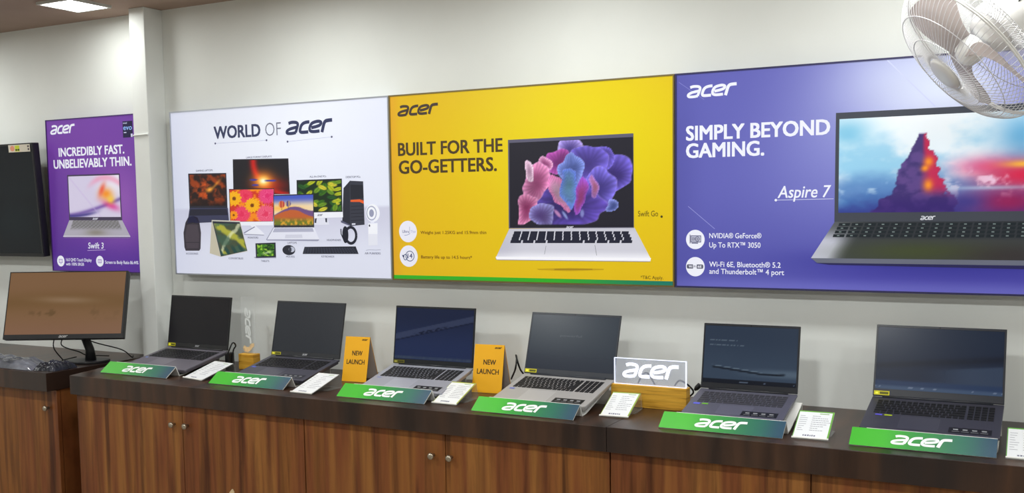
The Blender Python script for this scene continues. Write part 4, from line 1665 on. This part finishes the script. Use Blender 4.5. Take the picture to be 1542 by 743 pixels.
def make_laptop(loc, yaw, tilt, lid, w, d, h, deckc, lidc, keym, fn, numpad, label, stickers=(), palm=None, logo=True, nu=60, nv=40, chin=0.02, spec=None):
    t = thing('laptop', label, 'laptop', loc, 'laptops on show along the long counter', (tilt, 0, yaw))
    md = M.setdefault(('deck', deckc), mat('laptop_deck', deckc, 0.38, 0.25))
    ml = M.setdefault(('lid', lidc), mat('laptop_bezel', lidc, 0.35))
    th = 0.0165
    g = G()
    poly = [(-w / 2 + .004, -d), (w / 2 - .004, -d), (w / 2, -d + .006), (w / 2, 0.004), (-w / 2, 0.004), (-w / 2, -d + .006)]
    g.prism(poly, -th * .45, 0)
    p2 = [(x * .975, -d / 2 + (y + d / 2) * .96) for x, y in poly]
    g.prism(p2, -th, -th * .45)
    b = obj('base', g, md, t, False, bevel=0.0012)
    # keyboard
    ky1, ky0 = -0.024, -0.024 - 0.103 * d / .24
    kx0, kx1 = -w / 2 + 0.021, w / 2 - 0.021
    if not numpad:
        kx0, kx1 = -w / 2 + .022, w / 2 - .022
    g = G()
    rows = 6
    rh = (ky1 - ky0) / (rows - .35)
    y = ky1
    main1 = kx1 - 0.078 if numpad else kx1
    for r in range(rows):
        hh = rh * (.65 if r == 0 else 1)
        wd = {0: [1] * 15, 1: [1] * 13 + [2], 2: [1.5] + [1] * 12 + [1.5], 3: [1.8] + [1] * 11 + [2.2], 4: [2.3] + [1] * 10 + [2.7], 5: [1.2, 1, 1.2, 1.2, 5.2, 1.2, 1, 1, 1, 1]}[r]
        tot = sum(wd)
        x = kx0
        for q in wd:
            ww = (main1 - kx0) * q / tot
            g.box(x + .0019, x + ww - .0019, y - hh + .0019, y - .0019, 0, 0.0016)
            x += ww
        if numpad:
            for k in range(4):
                x = main1 + .004 + k * (kx1 - main1 - .004) / 4
                g.box(x + .0019, x + (kx1 - main1 - .004) / 4 - .0019, y - hh + .0019, y - .0019, 0, 0.0016)
        y -= hh
    obj('keyboard', g, keym, t, False)
    # touchpad: a shallow outlined plate
    tx = -0.03 if numpad else 0.0
    mp = M.setdefault(('pad', deckc), mat('touchpad', tuple(min(255, c * 1.06) for c in deckc), 0.3, 0.2))
    obj('touchpad', G().box(tx - .055, tx + .055, -d + .012, ky0 - .012, 0, 0.0005), mp, t, False)
    # hinge bar
    obj('hinge', G().tube([(-w / 2 + .03, 0.001, 0.001), (w / 2 - .03, 0.001, 0.001)], 0.0052, 10), ml, t, False, smooth=True)
    # palm rest labels
    P = Print(Frame((0, 0, 0.0006), (1, 0, 0), (0, 1, 0), (0, 0, 1)), 0)
    for (x, col, ww, hh) in palm or ():
        P.rect(-w / 2 + x, -w / 2 + x + ww, ky0 - .008 - hh, ky0 - .008, col)
    if palm:
        P.build('palm_rest_sticker', M['matte'], t, False)['label'] = 'small coloured sticker left of the touchpad'
    if spec is not None:
        P = Print(Frame((0, 0, 0.0006), (1, 0, 0), (0, 1, 0), (0, 0, 1)), 0)
        x0, x1 = w / 2 - .135, w / 2 - .022
        y0, y1 = -d + .014, -d + .052
        P.rect(x0, x1, y0, y1, spec)
        for k in range(4):
            xx = x0 + .012 + k * .025
            P.rect(xx, xx + .013, y0 + .02, y0 + .028, (150, 152, 156), .0002)
            P.rect(xx - .003, xx + .017, y0 + .008, y0 + .012, (110, 112, 116), .0002)
        P.build('specification_label', M['matte'], t, False)['label'] = 'dark label with pale icons on palm rest'
    # lid
    al = lid - tilt
    fr = Frame((0, 0.002, 0.002), (1, 0, 0), (0, math.cos(al), math.sin(al)), (0, -math.sin(al), math.cos(al)))
    g = slab(fr, -w / 2, w / 2, 0.0, h, -0.006, 0.0)
    lo = obj('screen_lid', g, ml, t, False, bevel=0.0015)
    P = Print(fr, 0.0006)
    bx = 0.006
    P.grid([(-w / 2 + bx, h - .008), (w / 2 - bx, h - .008), (w / 2 - bx, chin), (-w / 2 + bx, chin)], nu, nv, fn)
    P.build('display', M['screen'], lo, False)
    # raised bezel rim round the display
    g = slab(fr, -w / 2 + .001, w / 2 - .001, h - .0075, h - .001, 0, 0.0012)
    slab(fr, -w / 2 + .001, w / 2 - .001, .002, chin - .0005, 0, 0.0012, g)
    slab(fr, -w / 2 + .001, -w / 2 + bx - .0005, chin - .0005, h - .0075, 0, 0.0012, g)
    slab(fr, w / 2 - bx + .0005, w / 2 - .001, chin - .0005, h - .0075, 0, 0.0012, g)
    obj('bezel', g, ml, lo, False)
    if logo:
        P = Print(fr, 0.0016)
        P.wordmark(-0.012, 0.016, chin * .32, chin * .38, (176, 178, 182))
        P.build('wordmark', M['matte'], lo, False)
    obj('webcam', G().lathe([(0.0016, 0), (0.0016, 0.0004)], fr.p(0, h - .004, 0.0012), fr.n, 12), M['black_gloss'], lo, False)
    for (x, yy, ww, hh, col, c2) in stickers:
        P = Print(fr, 0.0018)
        P.rect(-w / 2 + x, -w / 2 + x + ww, yy, yy + hh, col)
        P.rect(-w / 2 + x + ww * .38, -w / 2 + x + ww * .94, yy + hh * .2, yy + hh * .8, c2, .0002)
        P.rect(-w / 2 + x + ww * .1, -w / 2 + x + ww * .28, yy + hh * .25, yy + hh * .7, tuple(min(255, c + 60) for c in col), .0002)
        P.build('bezel_sticker', M['matte'], lo, False)['label'] = 'small yellow sticker at lower left'
    return t


def scr_flat(c0, c1):
    def f(u, v):
        R = RGB(u, v, c0)
        R.mix(c1, sstep(0, 1, v) * .6 + .4 * (nz.fbm(u * 3, v * 3) - .3))
        return R.out()
    return f


def scr_blue(u, v):
    R = RGB(u, v, (28, 36, 62))
    R.mix((36, 48, 84), sstep(.9, .2, v) * .7)
    line = .38 + .40 * u
    R.mix((58, 66, 92), sstep(.07, .05, np.abs(v - line - .05)) * .7)
    R.mix((18, 24, 46), sstep(.014, .006, np.abs(v - line + .02)))
    R.mix((16, 22, 44), sstep(.02, .008, np.abs(v - line - .015)) * (.3 + .7 * (np.sin(u * 60) > -.2)) * sstep(.2, .35, u) * sstep(.7, .6, u))
    R.mix((84, 96, 96), np.exp(-((v - .035) / .02) ** 2) * .6 * (.5 + .5 * nz.v(u * 60, v * 0)))
    return R.out()


def scr_side(u, v):
    R = RGB(u, v, (44, 56, 74))
    R.mix((56, 70, 88), sstep(.9, .2, v) * .7)
    R.mix((84, 100, 116), sstep(.1, .2, v) * sstep(.32, .22, v) * .8 * sstep(.2, .9, u))
    a_ = .30 - .17 * np.clip(u, 0, .66) + .06 * np.clip(u - .66, 0, 1)
    R.mix((26, 34, 46), sstep(.022, .012, np.abs(v - a_)) * sstep(.08, .12, u) * sstep(.9, .86, u))
    R.mix((92, 108, 124), sstep(.008, .004, np.abs(v - a_ - .028)) * sstep(.08, .12, u) * sstep(.66, .62, u))
    R.mix((20, 26, 36), sstep(.012, .006, np.abs(v - a_ + .004)) * (np.sin(u * 160) > 0) * sstep(.66, .7, u) * sstep(.86, .84, u))
    for y_, x1 in ((.745, .36), (.665, .44)):
        R.mix((120, 134, 146), sstep(.012, .008, np.abs(v - y_)) * (nz.v(u * 90, v * 0 + y_ * 40) > .42) * (u > .06) * (u < x1) * .55)
    R.mix((22, 26, 36), sstep(.075, .065, v))
    R.mix((96, 110, 130), (np.abs(v - .035) < .014) * (nz.v(u * 44, v * 0 + 2) > .62) * ((u > .4) & (u < .68) | (u > .86)) * .8)
    return R.out()


def scr_band(u, v):
    R = RGB(u, v, (26, 35, 54))
    R.mix((34, 46, 64), sstep(.2, .9, v) * .5)
    line = .32 + .19 * u
    R.mix((20, 26, 40), np.exp(-((v - line - .05) / .05) ** 2) * .85)
    R.mix((58, 72, 94), sstep(.0, -.06, v - line + .03) * sstep(.3, .8, u) * .7)
    R.mix((30, 38, 56), np.exp(-((v - line - .06) / .012) ** 2) * .4 * (np.sin(u * 70) > 0) * sstep(.35, .5, u) * sstep(.9, .8, u))
    R.mix((34, 52, 84), sstep(.17, .12, v) * .9)
    R.mix((60, 78, 104), sstep(.07, .05, v) * .9)
    R.mix((150, 160, 180), (np.abs(v - .035) < .012) * (nz.v(u * 50, v * 0 + 5) > .7) * .5)
    return R.out()


def scr_word(u, v):
    R = RGB(u, v, (50, 58, 68))
    R.mix((38, 44, 56), sstep(.5, 0, v) * .8)
    R.mix((62, 70, 78), R.glow(.4, .75, .5, .3) * .6)
    return R.out()


YEL, YDK = (214, 206, 20), (92, 92, 10)
LAPS = [
    ((-3.2878, 3.2, -0.5955), -1.27, 11.38, 80.98, .36, .2384, .2268),
    ((-2.7601, 3.2782, -0.6104), 0.24, 11.78, 76.83, .36, .2346, .2324),
    ((-2.1222, 3.265, -0.6055), 0.97, 13.08, 81.99, .36, .2376, .2272),
    ((-1.5411, 3.2597, -0.6075), -1.32, 12.49, 71.95, .36, .2393, .2299),
    ((-0.8665, 3.1909, -0.6003), 0.86, 10.96, 79.03, .315, .2155, .2145),
    ((-0.2965, 3.156, -0.5803), 0.06, 11.23, 72.22, .36, .2383, .2196),
]
SIGNS = [(-3.4926, -0.4712), (-2.8426, -0.488), (-2.1777, -0.5063), (-1.5765, -0.5363), (-0.8988, -0.5219), (-0.3200, -0.5147)]
SPECS = [
    dict(deckc=(112, 108, 118), lidc=(24, 24, 27), keym='key', fn=scr_flat((26, 25, 28), (33, 31, 33)), numpad=True, spec=None,
         label='grey laptop with blank black screen, leftmost on the counter beside the white column', stickers=[(.006, .003, .046, .014, YEL, YDK)], palm=[(.018, (120, 150, 220), .016, .008)]),
    dict(deckc=(78, 78, 90), lidc=(36, 38, 43), keym='key', fn=scr_flat((46, 49, 54), (52, 54, 58)), numpad=True, spec=(40, 42, 50),
         label='charcoal laptop with blank dark grey screen, left of the first yellow tent card', stickers=[(.004, .003, .05, .011, (190, 184, 30), (70, 70, 16))], palm=[(.018, (84, 104, 220), .02, .010)]),
    dict(deckc=(166, 168, 180), lidc=(22, 26, 32), keym='key', fn=scr_blue, numpad=True, spec=(24, 25, 28),
         label='silver laptop with dark blue screen, standing between the two yellow tent cards', stickers=[(.004, .003, .05, .011, (120, 116, 30), (60, 60, 20))], palm=[(.018, (130, 140, 190), .02, .008)], logo=False),
    dict(deckc=(178, 176, 176), lidc=(36, 41, 50), keym='key', fn=scr_word, numpad=True, spec=(30, 30, 32),
         label='silver laptop with dark grey screen and faint word, left of the lit acrylic sign', stickers=[(.004, .004, .048, .013, YEL, YDK)], palm=[(.018, (96, 110, 200), .02, .009)], logo=False),
    dict(deckc=(96, 96, 112), lidc=(28, 30, 36), keym='key_grey', fn=scr_side, numpad=False, spec=(30, 31, 38),
         label='smaller grey laptop showing a thin notebook edge on screen, right of the lit acrylic sign', palm=[(.016, (92, 100, 220), .022, .012), (.045, (110, 180, 50), .02, .010)], logo=False, nu=96, nv=60),
    dict(deckc=(66, 66, 78), lidc=(30, 33, 42), keym='key', fn=scr_band, numpad=True, spec=(30, 30, 36),
         label='large dark laptop with slate blue screen, rightmost on the counter', stickers=[(.004, .004, .046, .013, YEL, YDK)], palm=[(.03, (96, 90, 220), .02, .009), (.056, (170, 190, 40), .022, .009)], logo=False, nu=80, nv=50, chin=.024),
]
STAND_LABELS = [
    'white stand with green header under the leftmost grey laptop', 'white stand with green header under the charcoal laptop left of the first yellow tent card',
    'white stand with green header under the silver laptop between the yellow tent cards', 'white stand with green header under the silver laptop left of the lit acrylic sign',
    'white stand with green header under the smaller grey laptop right of the lit acrylic sign', 'white stand with green header under the large dark rightmost laptop',
]
lap_objs = []
for (q, yaw, tl, ld, w, d, h), sg, sp, sl in zip(LAPS, SIGNS, SPECS, STAND_LABELS):
    tl_, ld_ = math.radians(tl), math.radians(ld)
    # the laptop's front edge stands just behind the header's fold
    front = sg[1] + (0.0815 if sg[0] < -3.4 else 0.0735)
    s = (3.5 + front + d * math.cos(tl_) * 1.01) / q[1]
    w, d, h = w * s, d * s, h * s
    loc = Vector((q[0] * s, q[1] * s - 3.5, max(1.63 + q[2] * s, 1.0115)))
    sp = dict(sp)
    sp['keym'] = M[sp['keym']]
    t = make_laptop(loc, math.radians(yaw), tl_, ld_, w, d, h, **sp)
    lap_objs.append((t, w, d, h, tl_))
    # tray meets the underside of the base near the hinge
    yb_hinge = loc.y - 0.012
    zb_hinge = loc.z - 0.0165 * math.cos(tl_) - 0.012 * math.tan(tl_) - CT
    se = yb_hinge - sg[1] - 0.075
    stand(sg[0], sg[1], tl_, math.radians(yaw) * .3, sl, 0.40 if sg[0] < -3.4 else SIGN_W, slope_end=se, hback=zb_hinge - 0.0052)
# the faint word on the fourth screen
t4, w4, d4, h4, tl4 = lap_objs[3]
al = math.radians(71.95) - tl4
fr = Frame((0, 0.002, 0.002), (1, 0, 0), (0, math.cos(al), math.sin(al)), (0, -math.sin(al), math.cos(al)))
P = Print(fr, 0.0010)
P.text('powerful', -w4 / 2 + w4 * .36, -w4 / 2 + w4 * .60, h4 * .62, h4 * .655, (84, 90, 98), 0.0)
P.build('screen_word', M['screen'], [c for c in t4.children if c.name.startswith('screen_lid')][0], False)

# ------------------------------------------------------------------ price cards
CARDS = [
    ((-3.238, -0.4288), (-3.1074, -0.4612), 0.160, 0.0525, 'white sloping price card beside the leftmost laptop', (214, 216, 214)),
    ((-2.5889, -0.5133), (-2.4822, -0.5193), 0.165, 0.0525, 'white sloping price card just left of the first yellow tent card', (214, 216, 214)),
    ((-1.9702, -0.4759), (-1.8656, -0.4778), 0.140, 0.057, 'white sloping price card with lime edge in front of the second yellow tent card', (170, 180, 60)),
    ((-1.3317, -0.4413), (-1.2314, -0.4315), 0.150, 0.0567, 'white sloping price card with lime edge in front of the wooden sign base', (150, 176, 56)),
    ((-0.6828, -0.4999), (-0.5765, -0.4942), 0.135, 0.0590, 'white sloping price card with green edge between the two rightmost laptops', (110, 176, 60)),
    ((-0.1041, -0.5077), (-0.0041, -0.506), 0.150, 0.0560, 'white sloping price card with green edge at the right edge of the picture', (96, 170, 60)),
]
for i, (A, B, dep, hh, lab, edge) in enumerate(CARDS):
    A, B = Vector(A), Vector(B)
    w = (B - A).length
    yaw = math.atan2(B.y - A.y, B.x - A.x) * .8
    mid = (A + B) / 2
    t = thing('price_card_holder', lab, 'price card', (mid.x, mid.y, CT), 'price cards beside the laptops', (0, 0, yaw))
    th = 0.0022
    prof = [(0.0, 0.0015), (dep, hh), (dep + 0.012, 0.0012), (dep - 0.075, 0.0012)]
    obj('acrylic_holder', G().sheet(prof, -w / 2, w / 2, th), M['clear_holder'], t, False)
    # front lip
    d = Vector((0, dep, hh - 0.0015)).normalized()
    nrm = Vector((0, -d.z, d.y))
    L = math.hypot(dep, hh)
    fr = Frame(Vector((0, 0, 0.0015)) + nrm * 0.0016, (1, 0, 0), d, nrm)
    obj('lip', slab(fr, -w / 2, w / 2, 0.0, 0.006, -0.0003, 0.003), M['white_sheet'], t, False)
    P = Print(fr, 0.0002)
    P.rect(-w / 2 + .001, w / 2 - .001, .004, L - .001, edge)
    mg = .0055
    P.rect(-w / 2 + .003, w / 2 - mg, .006, L - .007, (232, 234, 236), .0002)
    rs = random.Random(i)
    n = 8
    for k in range(n):
        yy = L - .030 - k * (L - .062) / n
        x = -w / 2 + .008
        P.rect(x, x + .012 + rs.random() * .012, yy, yy + .0022, (150, 152, 160), .0004)
        x = -w / 2 + w * .42
        xe = x + .02 + rs.random() * w * .32
        while x < xe:
            ww = .003 + rs.random() * .007
            P.rect(x, x + ww, yy + .001, yy + .0034, (134, 136, 146), .0004)
            x += ww + .0015
    x = -w / 2 + w * .28
    for k in range(6):
        ww = .003 + rs.random() * .003
        P.rect(x, x + ww, .014, .014 + .006 + rs.random() * .002, (110, 112, 132), .0004)
        x += ww + .0022
    P.rect(w * .1, w * .36, L - .016, L - .0125, (130, 170, 90), .0004)
    P.build('price_card', M['matte'], t, False)

# ------------------------------------------------------------------ yellow tent cards
for (x0, x1, yb, yt, ht, yk, lab) in ((-2.5704, -2.4558, -0.215, -0.174, 0.1795, -0.115, 'yellow NEW LAUNCH tent card right of the charcoal laptop'),
                                      (-1.9537, -1.8309, -0.216, -0.178, 0.1795, -0.120, 'yellow NEW LAUNCH tent card behind the price card, left of the second silver laptop')):
    w = x1 - x0
    t = thing('tent_card', lab, 'tent card', ((x0 + x1) / 2, yb, CT), 'yellow tent cards', (0, 0, math.radians(5)))
    dy, bk = yt - yb, yk - yb
    f = obj('front_panel', G().sheet([(0, .0008), (dy, ht)], -w / 2, w / 2, .0012), M['yellow_card'], t, False)
    b = obj('back_panel', G().sheet([(dy + .0008, ht), (bk, .0008)], -w / 2, w / 2, .0012), M['yellow_card'], t, False)
    obj('card_lining', G().sheet([(dy + .0004, ht - .004), (bk - .0012, .0012)], -w / 2 + .001, w / 2 - .0015, .0004), M['card_inside'], b, False)
    d = Vector((0, dy, ht)).normalized()
    fr = Frame((0, 0, 0.0008), (1, 0, 0), d, Vector((0, -d.z, d.y)))
    L = math.hypot(dy, ht)
    P = Print(fr, 0.0010)
    P.text('NEW', -w * .17, w * .25, L * .58, L * .685, (52, 40, 22), 0.022)
    P.text('LAUNCH', -w * .37, w * .37, L * .385, L * .49, (52, 40, 22), 0.022)
    P.build('lettering', M['matte'], f, False)
    P = Print(fr, 0.0010)
    P.wordmark(w * .18, w * .42, L * .915, L * .035, (80, 60, 20))
    P.build('wordmark', M['matte'], f, False)

# ------------------------------------------------------------------ lit acrylic sign in a wooden block
xa, xb, ya = -1.3705, -1.0948, -0.246
t = thing('acrylic_sign', 'clear acrylic plate with glowing white letters set in a grooved wooden block', 'sign', ((xa + xb) / 2, ya, CT), 'acrylic signs')
g = G().box(xa, xb, ya, ya + 0.042, CT, CT + 0.0775)
obj('wooden_block', g, M['bamboo'], t, bevel=0.002)
px0, px1, pz0, pz1 = xa + 0.008, xb - 0.004, CT + 0.0776, CT + 0.169
yp = ya + 0.012
pl = obj('acrylic_plate', G().box(px0, px1, yp, yp + 0.005, pz0, pz1), M['clear'], t)
e = 0.0017
g = G()
g.box(px0, px1, yp - .0006, yp + .0056, pz1 - e, pz1 + .0004)
g.box(px0 - .0004, px0 + e, yp - .0006, yp + .0056, pz0, pz1 - e)
g.box(px1 - e * 1.6, px1 + .0006, yp - .0006, yp + .0056, pz0, pz1 - e)
obj('lit_edge', g, M['acrylic_lit'], pl)
obj('light_slot', G().box(px0, px1, yp - .002, yp + .0075, CT + .0774, CT + .0784), M['acrylic_lit'], t)
P = Print(Frame((0, yp - 0.0008, 0), (1, 0, 0), (0, 0, 1), (0, -1, 0)), 0)
P.wordmark(px0 + .030, px1 - .026, pz0 + .024, .052, (240, 244, 255))
P.build('glowing_wordmark', M['etched'], pl)

# upright acrylic sign in a small block between the two left laptops
xa, xb, ya = -3.1985, -3.1125, -0.144
t = thing('acrylic_sign', 'unlit upright acrylic plate with sideways letters in a small wooden block by the wall', 'sign', ((xa + xb) / 2, ya, CT), 'acrylic signs')
obj('wooden_block', G().box(xa, xb, ya, ya + 0.045, CT, CT + 0.0685), M['bamboo'], t, bevel=0.002)
px0, px1, pz0, pz1 = xa + 0.004, xb - 0.003, CT + 0.0686, CT + 0.322
yp = ya + 0.02
pl = obj('acrylic_plate', G().box(px0, px1, yp, yp + 0.004, pz0, pz1), M['clear_thin'], t)
P = Print(Frame((0, yp - 0.0006, 0), (0, 0, -1), (1, 0, 0), (0, -1, 0)), 0)
P.wordmark(-(pz0 + .205), -(pz0 + .045), px0 + .024, .032, (230, 232, 230))
P.build('etched_wordmark', M['etched_off'], pl)
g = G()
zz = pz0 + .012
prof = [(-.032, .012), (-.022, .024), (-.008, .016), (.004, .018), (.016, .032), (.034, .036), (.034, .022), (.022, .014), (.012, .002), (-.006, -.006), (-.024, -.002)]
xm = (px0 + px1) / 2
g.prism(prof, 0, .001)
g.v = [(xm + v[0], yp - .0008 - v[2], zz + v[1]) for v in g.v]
s = obj('peach_glow', g, M['peach'], pl)  # LED glow at the plate's foot, shaped as a thin coloured patch
s['label'] = 'peach LED glow painted as a patch at the plate foot'

# ------------------------------------------------------------------ leads and plugs behind the laptops
cable([at(343, 533, -0.215), at(350, 517, -0.20), at(355, 521, -0.17), at(351, 530, -0.165), atz(352, 556, CT + .004)], 0.0032, 'black lead looping at the right of the leftmost laptop', 'power_cable')
a = atz(352, 556, CT)
g = G().prism([(-0.012, -0.018), (0.012, -0.018), (0.014, 0.0), (0.012, 0.018), (-0.012, 0.018), (-0.014, 0.0)], CT + .0002, CT + 0.075)
g.v = [(v[0] + -3.225, v[1] + -0.17, v[2]) for v in g.v]
tag(obj('power_adapter', g, M['cable'], bevel=0.004), 'black power adapter standing upright behind the price card of the leftmost laptop', 'power adapter')
cable([atz(770, 571, CT + .03), at(776, 556, -0.2), at(778, 540, -0.19), at(777, 536, -0.17), at(782, 553, -0.15), at(789, 564, -0.14), Vector((-1.72, -.1, CT + .006))], 0.0034,
      'black lead rising behind the second yellow tent card, left of the second silver laptop', 'power_cable')
yc = -0.16
cable([at(957, 588, yc), at(963, 573, yc), at(968, 564, yc), at(976, 563, yc), at(984, 576, yc), at(992, 590, yc), Vector((-1.19, yc, CT + .006))], 0.0032, 'black lead arching behind the lit acrylic sign', 'power_cable')
cable([at(1015, 583, yc), at(1022, 574, yc), at(1030, 576, yc), at(1040, 584, yc), at(1044, 592, yc), at(1036, 605, yc), Vector((-1.0, yc, CT + .006))], 0.0032,
      'black lead looping right of the lit acrylic sign', 'power_cable')
a, b = at(1046, 588, -0.19), at(1054, 580, -0.19)
tag(obj('cable_plug', G().tube([a, a.lerp(b, .4), b], [0.004, 0.009, 0.009], 10), M['cable'], smooth=True), 'black plug at the back left corner of the smaller grey laptop', 'plug')

# ------------------------------------------------------------------ wall fan
FC = at(1460, 78, -0.40)
view = (CAM - FC).normalized()
rr_ = CR - view * CR.dot(view)
uu_ = CU - view * CU.dot(view)
AX = (view * 0.33 + (-rr_.normalized() * 0.72 - uu_.normalized() * 0.69) * 0.944).normalized()
m3_ = rr_.normalized() * 0.707 - uu_.normalized() * 0.707
E1 = (m3_ - AX * AX.dot(m3_)).normalized()
E2 = AX.cross(E1)
if E2.dot(CR + CU) < 0:
    E2 = -E2
FRAD = 0.228
fan = thing('wall_fan', 'white wall fan with wire guard and smoky blades at the top right corner', 'fan', (FC.x, FC.y, FC.z))


def fp(r, t, h):
    return FC + AX * h + (E1 * math.cos(t) + E2 * math.sin(t)) * r


def ring_path(r, h, n=72):
    return [fp(r, 2 * PI * k / n, h) for k in range(n)]


def guard(prof, rings, n, wire, twist):
    g = G()
    for r, h in rings:
        g.tube(ring_path(r, h), wire * 1.4, 6, True)
    P = smooth_path(prof, 5)
    for k in range(n):
        t0 = 2 * PI * k / n
        g.tube([fp(r, t0 + twist * (1 - r / FRAD), h) for r, h in P], wire, 4)
    return g


obj('front_guard', guard([(0.055, 0.088), (0.12, 0.084), (0.185, 0.062), (0.222, 0.028), (0.228, 0.004)], [(0.055, 0.088), (0.12, 0.084), (0.186, 0.062)], 90, 0.0009, 0.25), M['wire'], fan, smooth=True)
obj('rear_guard', guard([(0.228, -0.004), (0.222, -0.03), (0.19, -0.062), (0.13, -0.08), (0.07, -0.082)], [(0.19, -0.062), (0.13, -0.08), (0.07, -0.082)], 90, 0.0009, 0.0), M['wire'], fan, smooth=True)
g = G()
g.tube(ring_path(FRAD, 0.003), 0.0026, 8, True)
g.tube(ring_path(FRAD, -0.003), 0.0026, 8, True)
obj('rim', g, M['fanwhite'], fan, smooth=True)
obj('badge', G().lathe([(0.052, 0.084), (0.053, 0.090), (0.046, 0.096), (0.02, 0.0985), (0.001, 0.099)], FC, AX, 40), M['fanwhite'], fan, smooth=True)
obj('hub', G().lathe([(0.036, -0.03), (0.038, 0.0), (0.034, 0.02), (0.02, 0.032), (0.001, 0.036)], FC, AX, 32), M['fanwhite'], fan, smooth=True)
for k in range(3):
    g = G()
    nr, na = 12, 12
    t0 = 2 * PI * k / 3 + math.radians(61)
    vs, fs = [], []
    for i in range(nr + 1):
        f = i / nr
        r = 0.032 + (0.2 - 0.032) * f
        half = 0.28 + 0.36 * math.sin(PI * min(1, f * .62 + .06)) * (1 if f < .8 else math.sqrt(max(0, 1 - ((f - .8) / .21) ** 2)))
        sweep = 0.35 * (f - .5)
        for j in range(na + 1):
            s = j / na * 2 - 1
            t = t0 + sweep + s * half
            h = -0.03 * s * (1 - .25 * f) + 0.008 * (1 - s * s)
            vs.append((r, t, h))
    for s_ in (0.001, -0.001):
        for (r, t, h) in vs:
            g.v.append(tuple(fp(r, t, h + s_)))
    w = na + 1
    N1 = len(vs)
    for i in range(nr):
        for j in range(na):
            q = i * w + j
            g.f.append((q, q + 1, q + w + 1, q + w))
            g.f.append((N1 + q + w, N1 + q + w + 1, N1 + q + 1, N1 + q))
    edge = [j for j in range(w)] + [i * w + na for i in range(1, nr + 1)] + [nr * w + j for j in range(na - 1, -1, -1)] + [i * w for i in range(nr - 1, 0, -1)]
    for a_, b_ in zip(edge, edge[1:] + edge[:1]):
        g.f.append((b_, a_, N1 + a_, N1 + b_))
    obj('blade', g, M['blade'], fan, smooth=False)
mh_ = obj('motor_housing', G().lathe([(0.05, -0.05), (0.072, -0.085), (0.078, -0.10), (0.074, -0.15), (0.058, -0.185), (0.03, -0.2), (0.001, -0.202)], FC, AX, 36), M['fanwhite'], fan, smooth=True)
g = G()
for k in range(18):
    t = 2 * PI * k / 18
    a_, b_ = fp(0.0715, t, -0.156), fp(0.0605, t, -0.18)
    g.tube([a_, b_], 0.0018, 5)
obj('vent_slots', g, M['black'], mh_)
tail = FC - AX * 0.13
wallp = Vector((tail.x + 0.02, WALL_Y, tail.z - 0.02))
g = G().tube(smooth_path([tuple(tail), tuple(tail.lerp(wallp, .5) + Vector((0.02, 0, 0.03))), tuple(wallp + Vector((0, -0.03, 0)))], 6), 0.018, 12)
obj('support_arm', g, M['fanwhite'], fan, smooth=True)
g = G().box(wallp.x - 0.05, wallp.x + 0.05, WALL_Y - 0.032, WALL_Y, wallp.z - 0.09, wallp.z + 0.07)
obj('wall_bracket', g, M['fanwhite'], fan, bevel=0.008)
